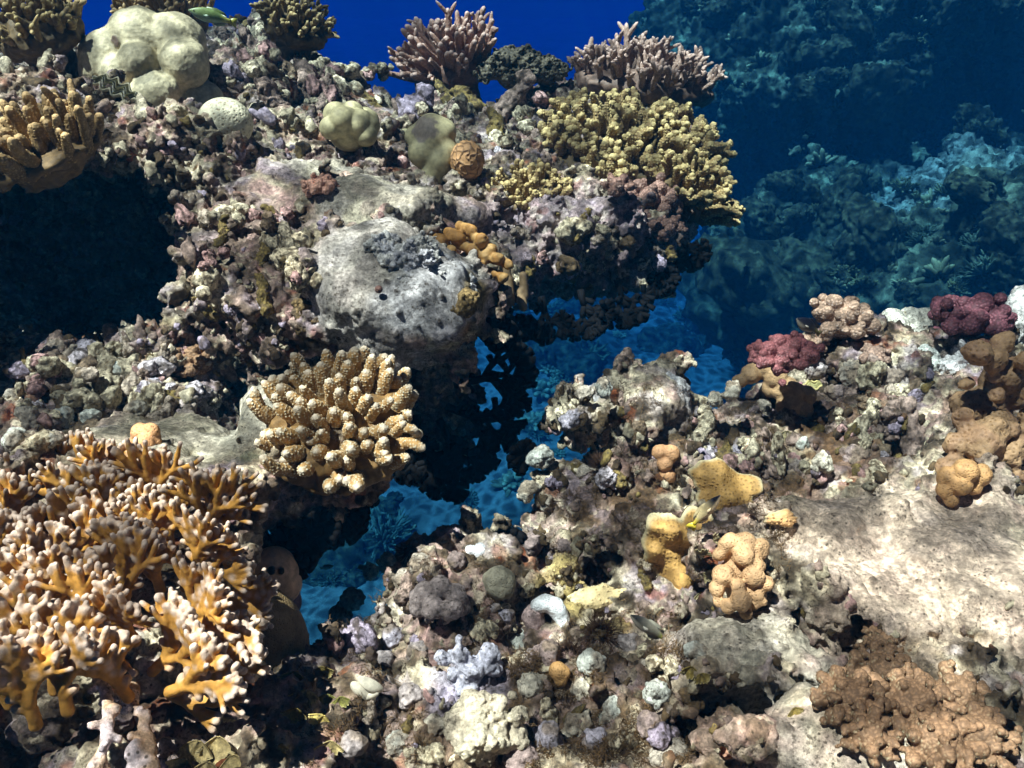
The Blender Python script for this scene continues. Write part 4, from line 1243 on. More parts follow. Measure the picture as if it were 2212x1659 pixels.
# yellow encrusting plates
def plate(name, px, py, label, wx, wy, col, tilt=(0, -.80, .60), th=.006, dd=.012, wave=.012, rot=0.0):
    c, nor, dh = hit(px, py); dh -= dd; c = at(px, py, dh)
    ax = unit(np.array(tilt)); ux = unit(np.cross([0, 1, 0.3], ax)); uy = np.cross(ax, ux)
    cr, sr = math.cos(rot), math.sin(rot)
    ux, uy = ux * cr + uy * sr, uy * cr - ux * sr
    rx, ry = S(dh, wx), S(dh, wy)
    n = 90
    u, v = np.meshgrid(np.linspace(-1, 1, n), np.linspace(-1, 1, n), indexing='ij')
    # disc mapping
    r = np.maximum(np.abs(u), np.abs(v)); th_ = np.arctan2(v, u)
    edge = 1 + 0.13 * np.sin(3 * th_ + px) + 0.08 * np.sin(5 * th_ + py) + 0.04 * np.sin(11 * th_)
    x = r * np.cos(th_) * edge * rx; y = r * np.sin(th_) * edge * ry
    pl = np.stack([x.ravel(), y.ravel(), 0 * x.ravel()], 1)
    hgt = (fbm(pl, 16.0, 2, off=px * .1) * wave).reshape(x.shape) - 0.25 * wave * 4 * r ** 3 * 0.3 + th * 1.3 * np.sqrt(np.clip(1 - r ** 4, 0, 1))
    top = x[..., None] * ux + y[..., None] * uy + hgt[..., None] * ax
    bot = x[..., None] * ux * .97 + y[..., None] * uy * .97 + (hgt - th * (1.2 + 2 * (1 - r)))[..., None] * ax
    V = np.vstack([top.reshape(-1, 3), bot.reshape(-1, 3)])
    i = np.arange(n - 1)[:, None] * n + np.arange(n - 1)[None, :]
    Q = np.stack([i, i + n, i + n + 1, i + 1], -1).reshape(-1, 4)
    B = n * n
    F = [Q, Q[:, ::-1] + B]
    per = np.concatenate([np.arange(n - 1) * n, (n - 1) * n + np.arange(n - 1), (n - 1 - np.arange(n - 1)) * n + n - 1, n - 1 - np.arange(n - 1)])
    pn = np.roll(per, -1)
    F.append(np.stack([pn, per, per + B, pn + B], 1))
    me = new_mesh(name, V, [np.vstack(F)])
    p = mesh_co(me)
    f1, f2, cid = worley(p, 190.0, 2.0, .5)
    w = 1 - sstep(.15, .4, f1)
    rr = np.concatenate([r.ravel(), r.ravel()])
    C = np.tile(col, (len(p), 1)) * (0.85 + .3 * sstep(-.5, .5, fbm(p, 25.0, 2)))[:, None]
    C = C * (1 - .45 * w)[:, None]
    e = sstep(.86, 1.0, rr)[:, None] * .5
    C = C * (1 - e) + e * alb((230, 206, 150))
    set_co(me, p + mesh_no(me) * (.0012 * w)[:, None])
    set_col(me, C)
    o = link(name, me, M_CORAL); o.location = [float(q) for q in c]
    tag(o, label, 'coral')
YL = lin((196, 152, 88))
plate('plate_coral', 1470, 1190, 'smooth mustard yellow plate coral with a wavy surface, the largest on the right reef', 80, 96, YL, wave=.035, tilt=(0, -.93, .36), dd=.028)
plate('plate_coral', 1565, 1048, 'yellow plate coral with a bright upper rim above the swimming wrasse', 75, 52, YL * 1.05, wave=.02, rot=-.3, dd=.02)
plate('plate_coral', 1688, 1120, 'small orange plate coral at the upper edge of the pale slope', 34, 18, alb((206, 150, 70)), wave=.008)
plate('plate_coral', 1290, 1290, 'thin yellow crust spreading over the bottom mound', 70, 26, alb((196, 166, 100)), wave=.02, tilt=(0, -.5, .8), rot=.2, dd=.004)
clock('plates')

# dead turf covered coral head between the two mauve bushes
for (x, y, R, lab) in [(1110, 165, .10, 'larger'), (1180, 165, .07, 'smaller')]:
    cauliflower('dead_coral', x, y, 'turf covered dead coral head, the %s one between the two mauve bush corals' % lab, R, (alb((96, 84, 60)), alb((170, 156, 120))), n=34, wart=(70, .012, .5), lob=.2, d=2.32, cat='dead coral')
# rounded crusted domes standing out of the bottom mound and the left rubble
def dome(px, py, r, col, label, group):
    soft(px, py, label, [(0, 0, r, 0), (RNG.normal() * r * .3, r * .45, r * .9, 0), (r * .5, r * .2 * RNG.normal(), r * .65, 0)], col, dd=S(1.0, r) * .08, rough_=.010, k=.004, h=.002, mat=M_ROCK, col2=alb((120, 98, 74)), name='crusted_nodule', group=group)
DC = [alb((178, 160, 156)), alb((190, 172, 150)), alb((170, 158, 172)), alb((204, 186, 160)), alb((160, 132, 124)), alb((214, 198, 180))]
DL = ['rounded knob crusted pink grey and cream, standing out of the bottom mound', 'rounded knob crusted cream and brown, on the rubble of the left shelf', 'rounded knob crusted grey and brown, on the right reef']
for (x, y, r) in [(800, 1230, 22), (840, 1215, 20), (760, 1290, 20), (735, 1330, 22), (870, 1250, 20), (900, 1210, 22), (985, 1215, 22), (1005, 1260, 20), (1085, 1330, 20), (1070, 1310, 18), (1120, 1380, 18), (900, 1400, 20), (850, 1380, 20), (830, 1430, 22), (780, 1400, 20), (1180, 1420, 22), (1150, 1480, 22),
                  (1280, 1430, 24), (1260, 1490, 22), (1340, 1470, 24), (1390, 1430, 20), (1420, 1500, 24), (1330, 1530, 24), (1240, 1560, 26), (1290, 1600, 28), (1400, 1570, 28), (1180, 1600, 26), (1120, 1640, 30), (930, 1560, 22), (890, 1500, 22), (860, 1600, 24), (940, 1640, 26), (1460, 1620, 28), (800, 1560, 22), (760, 1600, 24), (1350, 1390, 18), (1240, 1370, 18), (1500, 1400, 20)]:
    dome(x, y, r * (.7 + .5 * RNG.random()), DC[RNG.integers(6)] * (.5 + .45 * RNG.random()), DL[0], 'crusted knobs of the bottom mound')
for (x, y, r) in [(170, 830, 22), (60, 790, 18), (110, 760, 16), (150, 765, 18), (190, 755, 20), (250, 800, 20), (240, 850, 22), (330, 845, 20), (290, 880, 20), (360, 870, 16), (100, 850, 20), (60, 900, 24), (20, 850, 20), (130, 900, 24), (190, 900, 22), (30, 950, 22), (100, 950, 22), (160, 950, 18), (300, 750, 16), (350, 740, 16), (430, 865, 28), (250, 740, 16), (220, 790, 18), (310, 800, 16)]:
    dome(x, y, r * (.7 + .5 * RNG.random()), DC[RNG.integers(6)] * (.5 + .45 * RNG.random()), DL[1], 'crusted knobs of the left shelf')
for (x, y, r) in [(1600, 965, 24), (1650, 880, 20), (1500, 880, 18), (1540, 860, 16), (1580, 840, 18), (1260, 850, 20), (1235, 900, 18), (1300, 840, 20), (1170, 980, 20), (1140, 1060, 18), (1180, 1090, 18), (1150, 1170, 20), (1210, 1180, 18), (1260, 1020, 18), (1330, 960, 20), (1770, 790, 22), (1850, 800, 24), (1920, 820, 22), (1800, 850, 22), (1730, 960, 20), (1850, 980, 26), (1780, 1000, 18), (1440, 940, 20)]:
    dome(x, y, r * (.7 + .5 * RNG.random()), DC[RNG.integers(6)] * (.5 + .45 * RNG.random()), DL[2], 'crusted knobs of the right reef')
clock('domes')
# loose crusted knobs lying all over the reef ---------------------------
KEEP = [(330, 130, 150, 95), (735, 890, 175, 175), (1380, 300, 210, 130), (1150, 400, 80, 85), (1500, 410, 90, 90), (1380, 170, 165, 90), (985, 100, 120, 110), (90, 290, 140, 100), (640, 30, 85, 50), (757, 310, 85, 65), (935, 335, 60, 80),
        (1010, 355, 45, 50), (432, 205, 50, 40), (485, 245, 55, 45), (1395, 440, 100, 70), (415, 790, 55, 55), (697, 410, 45, 40), (1690, 790, 75, 55), (1812, 720, 85, 60), (2095, 690, 85, 60), (1950, 1520, 170, 140), (2110, 900, 110, 160), (1690, 870, 90, 80),
        (1600, 1245, 75, 100), (1437, 995, 40, 45), (312, 945, 45, 50), (2085, 1040, 65, 50), (945, 1300, 65, 50), (1075, 1258, 42, 42), (1190, 1330, 55, 50), (1000, 1445, 70, 70), (1055, 1565, 90, 75), (1470, 1190, 85, 95), (1565, 1048, 85, 50), (1688, 1120, 40, 25),
        (1960, 715, 75, 55), (1985, 778, 45, 35), (2075, 785, 50, 40), (1430, 875, 70, 75), (1335, 830, 60, 40), (870, 630, 180, 115), (1010, 560, 85, 75), (230, 1300, 330, 330), (250, 190, 50, 40), (1300, 1280, 80, 30), (955, 1200, 35, 35), (1040, 1195, 35, 35), (700, 1500, 70, 110), (460, 1600, 90, 80)]
def clear_of(px, py):
    return any(((px - a) / c) ** 2 + ((py - b) / d) ** 2 < 1 for a, b, c, d in KEEP)

def knob_protos():
    out = []
    for k in range(14):
        R = 0.012
        pr = [(0, 0, 0, R * .8)]
        if k % 3 == 0:      # stubby finger
            d_ = unit(np.array([RNG.normal() * .4, RNG.normal() * .4, 1])) * R * 1.7
            pr += [((0, 0, -R), tuple(d_), R * .75, R * .5), (*(d_ * .6 + jitter(R * .3)), R * .5)]
        elif k % 3 == 1:    # double lump
            for _ in range(4): pr.append((*jitter(R * .7), R * (.45 + .3 * RNG.random())))
        else:               # cup with a hollow
            pr += [(*jitter(R * .4), R * .8), (*jitter(R * .5), R * .6)]
        lo = -np.ones(3) * R * 3.2
        v = Vol(lo, -lo, R / 9)
        for q in pr:
            if np.ndim(q[0]) == 1: v.cap(*q, k=R * .25)
            else: v.ell(q[:3], q[3:], k=R * .25)
        if k % 3 == 2: v.ell((0, 0, R * 1.1), (R * .42, R * .42, R * .8), k=R * .12, cut=True)
        idx, p = v.band(0.03)
        v.a[idx] += R * .28 * fbm(p, 1.1 / R, 3, .6, k * 3.0)
        me = v.mesh('coral_nodule')
        p = mesh_co(me); n = mesh_no(me)
        g = fbm(p, 4.5 / R, 2, .6, k)
        set_co(me, p + n * (R * .07 * g)[:, None])
        base = [GREY, SAND, LAV, CREAM, PINKROCK, TURF, CREAM, alb((150, 130, 110)), alb((186, 170, 176)), OLIVE, SAND, alb((120, 96, 70)), GREY, CREAM][k]
        w = sstep(-.1, .45, fbm(p, 1.6 / R, 3, .6, k + 9.0))[:, None] * .85
        C = np.tile(base, (len(p), 1)) * (1 - w) + w * (TURF if k % 2 else DARKTURF * 1.4)
        C *= (0.75 + .5 * sstep(-.5, .5, g))[:, None]
        set_col(me, C)
        me.materials.append(M_ROCK)
        out.append(me)
    return out
PROTO = knob_protos()
def scatter(name, n, boxes, label, group, cat, smin_, smax_, lift=-.15):
    made = 0; tries = 0
    while made < n and tries < n * 6:
        tries += 1
        x0, y0, x1, y1 = boxes[RNG.integers(len(boxes))]
        px, py = x0 + (x1 - x0) * RNG.random(), y0 + (y1 - y0) * RNG.random()
        dr = Vector(at(px, py, 1.0)); L = dr.length
        ok, loc, nor, idx, ob, mx = SC.ray_cast(DG, Vector((0, 0, 0)), dr.normalized())
        if not ok or ob.name not in REEF or loc.length / L > 3: continue
        if nor.z < -0.1 or clear_of(px, py): continue
        me = PROTO[RNG.integers(len(PROTO))]
        o = bpy.data.objects.new(name, me); COL.objects.link(o)
        s = smin_ + (smax_ - smin_) * RNG.random() ** 1.6
        s *= (loc.length / L) / 1.2
        n_ = (Vector((0, 0, 1)) * .7 + nor).normalized()
        q = n_.to_track_quat('Z', 'Y').to_matrix() @ Matrix.Rotation(RNG.random() * 6.28, 3, 'Z')
        o.matrix_world = Matrix.Translation(loc + n_ * .012 * s * lift) @ q.to_4x4() @ Matrix.Diagonal((s * (.8 + .4 * RNG.random()), s * (.8 + .4 * RNG.random()), s * (.8 + .7 * RNG.random()), 1))
        tag(o, label, cat, group)
        made += 1
def rubble_mass(n, boxes, seed):
    low = []
    for k in range(10):
        R = 1.0
        v = Vol((-2.6,) * 3, (2.6,) * 3, .30)
        v.bgd = 1.0; v.a[:] = 1.0
        v.ell((0, 0, 0), (1, .85, 1), k=.2)
        for _ in range(3): v.ell(unit(RNG.normal(size=3)) * .8 + np.array([0, 0, .25]), .45 + .3 * RNG.random(), k=.25)
        if k % 3 == 0: v.cap((0, 0, 0), (RNG.normal() * .3, RNG.normal() * .3, 1.7), .7, .5, k=.2)
        idx, p = v.band(.9)
        v.a[idx] += .35 * fbm(p, 1.1, 2, .6, k * 5.0)
        me = v.mesh('t')
        q = np.empty(len(me.loops), np.int32); me.loops.foreach_get('vertex_index', q)
        low.append((mesh_co(me), q.reshape(-1, 4))); bpy.data.meshes.remove(me)
    Vs, Qs, Cs, nn = [], [], [], 0
    pal = [GREY, SAND, CREAM, LAV, PINKROCK, TURF, CREAM, SAND, GREY, OLIVE, TURF, DARKTURF * 1.6]
    made = 0
    for _ in range(n * 2):
        if made >= n: break
        x0, y0, x1, y1 = boxes[RNG.integers(len(boxes))]
        px, py = x0 + (x1 - x0) * RNG.random(), y0 + (y1 - y0) * RNG.random()
        ok, loc, nor, idx, ob, mx = SC.ray_cast(DG, Vector((0, 0, 0)), Vector(at(px, py, 1)).normalized())
        if not ok or ob.name not in REEF or loc.length > 3 or nor.z < -.3: continue
        if clear_of(px, py): continue
        loc = np.array(loc)
        if regions(loc[None].astype(np.float32), KN_L + KN_M + KN_R, 1.0)[0] < .35 and RNG.random() < .93: continue
        V, Q = low[RNG.integers(10)]
        s = (.003 + .0065 * RNG.random() ** 2) * np.linalg.norm(loc) / 1.2
        zz = unit(np.array(nor) + np.array([0, 0, .6]) + jitter(.35)); xx = unit(np.cross(zz, RNG.normal(size=3))); yy = np.cross(zz, xx)
        M = np.stack([xx * (.8 + .4 * RNG.random()), yy, zz * (.8 + .8 * RNG.random())], 0) * s
        Vs.append(V @ M + loc); Qs.append(Q + nn); nn += len(V)
        Cs.append(np.tile(pal[RNG.integers(len(pal))] * (.5 + .55 * RNG.random()), (len(V), 1)))
        made += 1
    me = new_mesh('coral_rubble', np.vstack(Vs), np.vstack(Qs)); P = mesh_co(me)
    C = np.vstack(Cs) * (.75 + .5 * sstep(-.5, .5, perlin(P, 120.0)))[:, None]
    w = sstep(.1, .5, perlin(P, 60.0, 3.0))[:, None] * .7
    set_col(me, C * (1 - w) + w * TURF)
    o = link('coral_rubble', me, M_ROCK); tag(o, kind='stuff')
    clock('rubble mass %d verts' % len(P))
rubble_mass(3400, [(0, 0, 1500, 620), (0, 0, 900, 500), (0, 700, 620, 960), (640, 1150, 2212, 1659), (640, 1150, 1600, 1659), (1120, 680, 2212, 1100), (1120, 800, 2000, 1060)], 0)
scatter('coral_nodule', 120, [(0, 720, 460, 960), (0, 760, 380, 900), (640, 100, 900, 260), (450, 60, 700, 220)], 'weathered dead coral knob crusted grey and brown, in the rubble of the upper left reef', 'dead coral knobs of the upper left reef', 'rubble', .8, 2.0)
scatter('coral_nodule', 90, [(1030, 480, 1480, 620), (400, 440, 660, 680), (900, 210, 1180, 330)], 'weathered dead coral knob crusted grey and mauve, at the edge of the upper ledge', 'dead coral knobs of the upper ledge', 'rubble', .7, 1.7)
scatter('coral_nodule', 150, [(1120, 820, 2000, 1050), (700, 1250, 1500, 1650), (1500, 800, 2050, 1000)], 'weathered dead coral knob crusted cream and brown, on the lower right reef', 'dead coral knobs of the lower and right reef', 'rubble', .7, 1.9)
clock('rubble')
# ------------------------------------------------------------------ turf of fine brown algae
def turf(n, boxes, name, hL=0.010):
    pts, nrm = [], []
    tries = 0
    clumps = RNG.random(3)
    while len(pts) < n and tries < n * 3:
        tries += 1
        x0, y0, x1, y1 = boxes[RNG.integers(len(boxes))]
        px, py = x0 + (x1 - x0) * RNG.random(), y0 + (y1 - y0) * RNG.random()
        dr = Vector(at(px, py, 1.0)); L = dr.length
        ok, loc, nor, idx, ob, mx = SC.ray_cast(DG, Vector((0, 0, 0)), dr.normalized())
        if not ok or ob.name not in REEF or loc.length / L > 2: continue
        pts.append(loc[:]); nrm.append(nor[:])
    P = np.array(pts, np.float32); N = np.array(nrm, np.float32)
    keep = fbm(P, 17.0, 2, .6, 60.0) > 0.08
    P, N = P[keep], N[keep]
    # each chosen spot carries a few filaments
    P = np.repeat(P, 5, 0) + RNG.normal(size=(len(P) * 5, 3)) * .0022; N = np.repeat(N, 5, 0)
    d = N * .7 + RNG.normal(size=P.shape) * .5 + np.array([0, 0, .35]); d /= np.linalg.norm(d, axis=1)[:, None]
    l = (hL * (.5 + RNG.random(len(P))))[:, None]
    s = np.cross(d, RNG.normal(size=P.shape)); s /= np.linalg.norm(s, axis=1)[:, None]; s *= .00042
    mid = P + d * l * .55; top = P + d * l + RNG.normal(size=P.shape) * .0022
    w2 = np.cross(d, s)
    V = np.stack([P + s, P - s * .5 + w2 * .87, P - s * .5 - w2 * .87, mid + s * .8, mid - s * .4 + w2 * .7, mid - s * .4 - w2 * .7, top], 1).reshape(-1, 3)
    b = np.arange(len(P))[:, None] * 7
    q = np.concatenate([b + np.array([[0, 1, 4, 3]]), b + np.array([[1, 2, 5, 4]]), b + np.array([[2, 0, 3, 5]])])
    t = np.concatenate([b + np.array([[3, 4, 6]]), b + np.array([[4, 5, 6]]), b + np.array([[5, 3, 6]])])
    me = new_mesh(name, V, [q.astype(int), t.astype(int)], False)
    C = np.repeat(np.tile(lin((104, 80, 52)), (len(P), 1)) * (.6 + .9 * RNG.random(len(P)))[:, None], 7, 0)
    set_col(me, C)
    o = link(name, me, M_ALGA); tag(o, kind='stuff')
turf(9000, [(650, 1200, 1480, 1659), (1150, 830, 1700, 1250), (900, 1400, 1500, 1659)], 'turf_algae')
clock('turf')

# ------------------------------------------------------------------ leafy algae, urchins, shells, clams
def blade(px, py, label, w, col, ang=0.0, dd=.01, group=None, lean=.5, tooth=.10, d=None):
    c, nor, dh = hit(px, py); dh = (d or dh) - dd; c = at(px, py, dh)
    W = S(dh, w)
    n, m = 26, 14
    parts = []
    th = np.linspace(-1.15, 1.15, n)[:, None]; r = np.linspace(.08, 1, m)[None, :]
    rr = r * (1 + tooth * (RNG.random((n, 1)) - .5) * 2 * r ** 3)
    x = W * rr * np.sin(th); z = W * rr * np.cos(th)
    y = -lean * W * r ** 2 * np.cos(th * .7) * .8 + W * .13 * r * np.sin(th * 5 + px)
    a = math.radians(ang)
    X = x * math.cos(a) + z * math.sin(a); Z = -x * math.sin(a) + z * math.cos(a)
    A = np.stack([X, y, Z], -1).reshape(-1, 3)
    off = np.array([0, .0009, .0004])
    V = np.vstack([A, A + off])
    i = np.arange(n - 1)[:, None] * m + np.arange(m - 1)[None, :]
    Q = np.stack([i, i + m, i + m + 1, i + 1], -1).reshape(-1, 4)
    B = n * m
    per = np.concatenate([np.arange(m - 1), (np.arange(n - 1)) * m + m - 1, (n - 1) * m + (m - 1 - np.arange(m - 1)), (n - 1 - np.arange(n - 1)) * m])
    pn = np.roll(per, -1)
    me = new_mesh('leafy_alga', V, [np.vstack([Q, Q[:, ::-1] + B, np.stack([pn, per, per + B, pn + B], 1)])])
    rv = np.tile(np.broadcast_to(r, (n, m)).ravel(), 2)
    C = np.tile(col, (len(V), 1)) * (.7 + .3 * np.sin(rv * 26) * .35 + .25 * rv)[:, None]
    e = sstep(.9, 1, rv)[:, None] * .5
    C = C * (1 - e) + e * lin((216, 200, 150))
    set_col(me, C)
    o = link('leafy_alga', me, M_ALGA); o.location = [float(q) for q in c]
    tag(o, label, 'algae', group)
AL = lin((138, 120, 62)); AL2 = lin((168, 150, 100)); G1 = 'leafy algae growing at the foot of the bottom mound'
for k, (x, y, w, col, ang, lab) in enumerate([
    (640, 1450, 34, AL, 200, 'olive frilled alga at the edge of the blue gap'), (690, 1440, 30, AL, 160, 'upright olive alga highest of its clump at the left of the bottom mound'),
    (660, 1490, 36, AL2, 190, 'broad tan olive alga in the middle of its clump left of the bottom mound'), (705, 1500, 24, lin((140, 136, 70)), 180, 'small greenish alga with a toothed rim'),
    (735, 1505, 22, lin((140, 136, 70)), 170, 'greenish alga beside the one with the toothed rim'), (640, 1530, 30, AL, 200, 'drab alga low in the clump near the dark hollow'),
    (700, 1545, 30, lin((216, 192, 110)), 215, 'bright yellow torn alga blade'), (715, 1600, 34, AL2, 190, 'grey tan alga under the bright yellow blade'), (600, 1610, 22, AL, 120, 'olive alga scrap near the bottom edge')]):
    blade(x, y, lab, w, col, ang, group=G1, tooth=.16)
for k, (x, y, w, ang, lab) in enumerate([(430, 1600, 40, 200, 'left'), (470, 1590, 46, 180, 'upper'), (500, 1630, 40, 160, 'right'), (450, 1645, 44, 190, 'lower'), (480, 1555, 36, 10, 'topmost'), (405, 1640, 36, 220, 'outer left')]):
    blade(x, y, 'pale toothed frill, the %s one of the ruffled cluster below the fire coral' % lab, w, lin((190, 168, 116)), ang, group='ruffled pale frills below the fire coral', tooth=.22, lean=.9, dd=.02)
for k, (x, y, w, ang, lab) in enumerate([(1495, 1440, 24, 200, 'olive fan alga beside the black cleft, left of the pale slope'), (1515, 1455, 22, 165, 'olive fan alga touching the first one beside the black cleft'), (1690, 1500, 20, 190, 'olive alga at the right end of the black cleft'),
                                         (1715, 1530, 20, 150, 'lower olive alga at the right end of the black cleft'), (1515, 1200, 22, 20, 'greyish alga scrap between yellow plate coral and beige knobs'), (1518, 1240, 22, 100, 'second greyish alga scrap lower beside the yellow plate coral'),
                                         (1512, 1280, 20, 160, 'alga scrap under the yellow plate coral'), (1540, 1170, 24, 60, 'pale frill right above the beige potato shaped knobs'), (1750, 790, 22, 0, 'tan ruffle standing behind the deep pink coral'), (1700, 930, 24, 180, 'tan ruffle hanging below the chain of beige knobs')]):
    blade(x, y, lab, w, AL if 'olive' in lab else lin((176, 160, 120)), ang, tooth=.2)

def spiky(name, px, py, label, R, n, L, col, cat, group=None, soft_=False, r0=.0006):
    c, nor, dh = hit(px, py)
    parts = []
    if not soft_:
        root = empty(name, c); tag(root, label, cat, group)
        body = lobes('body', None, None, None, [(0, 0, 0, R)], col, h=R / 8, parent=root)
    for k in range(n):
        d_ = unit(RNG.normal(size=3) + (nor * 1.0)); b = d_ * R * .9
        t = np.linspace(0, 1, 5)
        bd = jitter(L * (.4 if soft_ else .02))
        V, Q, T, tt = tube(b + d_ * (L * (.7 + .5 * RNG.random())) * t[:, None] + bd * (t ** 2)[:, None], r0 * (1 - .75 * t), 5)
        parts.append((V, Q, T, tt))
    V, F, tt = merge(parts)
    me = new_mesh('spines' if not soft_ else name, V, F)
    set_col(me, np.tile(col, (len(V), 1)))
    if soft_:
        o = link(name, me, M_ALGA); o.location = [float(q) for q in c]; tag(o, label, cat, group)
    else:
        link('spines', me, M_CORAL, root)
spiky('sea_urchin', 884, 1190, 'small black sea urchin on the left crest of the bottom mound', .008, 90, .016, np.array([.008, .006, .006]), 'sea urchin')
spiky('sea_urchin', 1022, 1322, 'dark sea urchin tucked in a crevice of the bottom mound', .006, 70, .012, np.array([.01, .008, .006]), 'sea urchin') if False else None
for x, y, lab in [(1300, 1015, 'brown fuzzy algae tuft on the left arm of the right reef'), (1230, 1415, 'brown fuzzy algae tuft on the bottom mound right of the lavender lump'), (1300, 1370, 'brown fuzzy tuft below the curved white lump')]:
    spiky('algae_tuft', x, y, lab, .012, 520, .016, lin((74, 50, 34)), 'algae', 'brown fuzzy algae tufts', True)

def clam(px, py, label, Lx, cols, ang, folds=4, dd=.01):
    c, nor, dh = hit(px, py); dh -= dd; c = at(px, py, dh)
    root = empty('giant_clam', c); tag(root, label, 'clam')
    L = S(dh, Lx); a = math.radians(ang)
    u = np.array([math.cos(a), 0.0, math.sin(a)]); w = np.array([0, -.55, .84]); sdir = unit(np.cross(u, w))
    n, m = 60, 12
    t = np.linspace(-1, 1, n)[:, None]; r = np.linspace(0, 1, m)[None, :]
    for sg, nm in ((-1, 'shell_valve'), (1, 'shell_valve')):
        zig = .16 * L * np.sin(t * folds * np.pi) * r
        half = np.sqrt(np.clip(1 - t ** 2, 0, 1)) * .34 * L * np.sin(r * np.pi * .62)
        Y = sg * half + zig * .9
        Zh = -.35 * L * (1 - r) + .12 * L * np.cos(t * 1.5) + .03 * L * np.cos(t * folds * np.pi * 1.0) * r
        P = (t * L)[..., None] * u + Y[..., None] * sdir + Zh[..., None] * w
        P = np.broadcast_to(P, (n, m, 3)).reshape(-1, 3)
        V = np.vstack([P, P + sdir * sg * .004])
        i = np.arange(n - 1)[:, None] * m + np.arange(m - 1)[None, :]
        Q = np.stack([i, i + m, i + m + 1, i + 1], -1).reshape(-1, 4); B = n * m
        j = np.arange(n - 1) * m + m - 1
        me = new_mesh(nm, V, [np.vstack([Q, Q[:, ::-1] + B, np.stack([j, j + m, j + m + B, j + B], 1)])])
        set_col(me, np.tile(cols[0], (len(V), 1)) * (.7 + .5 * np.tile(np.broadcast_to(r, (n, m)).ravel(), 2))[:, None])
        link(nm, me, M_CORAL, root)
    # mantle between the lips
    v = np.linspace(-1, 1, m)[None, :]
    zig = .15 * L * np.sin(t * folds * np.pi)
    half = np.sqrt(np.clip(1 - t ** 2, 0, 1)) * .27 * L
    Y = v * half + zig
    Zh = .06 * L + .09 * L * (1 - v ** 2) + .02 * L * np.sin(v * 9) + 0 * t
    P = ((t * .97 * L)[..., None] * u + Y[..., None] * sdir + Zh[..., None] * w).reshape(-1, 3)
    V = np.vstack([P, P - w * .006])
    i = np.arange(n - 1)[:, None] * m + np.arange(m - 1)[None, :]
    Q = np.stack([i, i + m, i + m + 1, i + 1], -1).reshape(-1, 4); B = n * m
    me = new_mesh('mantle', V, [np.vstack([Q, Q[:, ::-1] + B])])
    vv = np.tile(np.broadcast_to(v, (n, m)).ravel(), 2)
    st = (np.abs(np.sin(vv * 10)) > .55)[:, None]
    set_col(me, np.where(st, cols[1], cols[2]))
    link('mantle', me, M_SKIN, root)
clam(250, 190, 'giant clam with wavy striped lips left below the large beige boulder coral', 48, (lin((200, 190, 160)), lin((40, 44, 40)), lin((150, 140, 90))), -28)
clam(1755, 832, 'small clam with thin yellow lips right of the light pink coral', 20, (lin((196, 180, 120)), lin((70, 60, 30)), lin((220, 210, 140))), 8, 2)
# broken shell
c, nor, dh = hit(790, 1500)
V = []; 
root = empty('broken_shell', at(790, 1500, dh - .012)); tag(root, 'broken white bivalve shell lying open on the bottom mound', 'shell')
for (ox, oz, W, ang, bend_) in [(-.004, -.003, .019, 125, .5), (.004, .006, .017, 140, .9), (.004, -.006, .011, 30, .4)]:
    n = 18; g = np.linspace(-1, 1, n)
    U_, V_ = np.meshgrid(g, g, indexing='ij'); r = np.maximum(abs(U_), abs(V_)); th = np.arctan2(V_, U_)
    x = r * np.cos(th) * W; z = r * np.sin(th) * W * .45; y = bend_ * W * (r ** 2) * .5
    a = math.radians(ang)
    P = np.stack([x * math.cos(a) - z * math.sin(a) + ox, y, x * math.sin(a) + z * math.cos(a) + oz], -1).reshape(-1, 3)
    i = np.arange(n - 1)[:, None] * n + np.arange(n - 1)[None, :]
    Q = np.stack([i, i + n, i + n + 1, i + 1], -1).reshape(-1, 4)
    me = new_mesh('shell_valve', np.vstack([P, P + np.array([0, .0014, 0])]), [np.vstack([Q, Q[:, ::-1] + n * n])])
    set_col(me, np.tile(lin((232, 222, 200)), (len(me.vertices), 1)))
    link('shell_valve', me, M_SKIN, root)

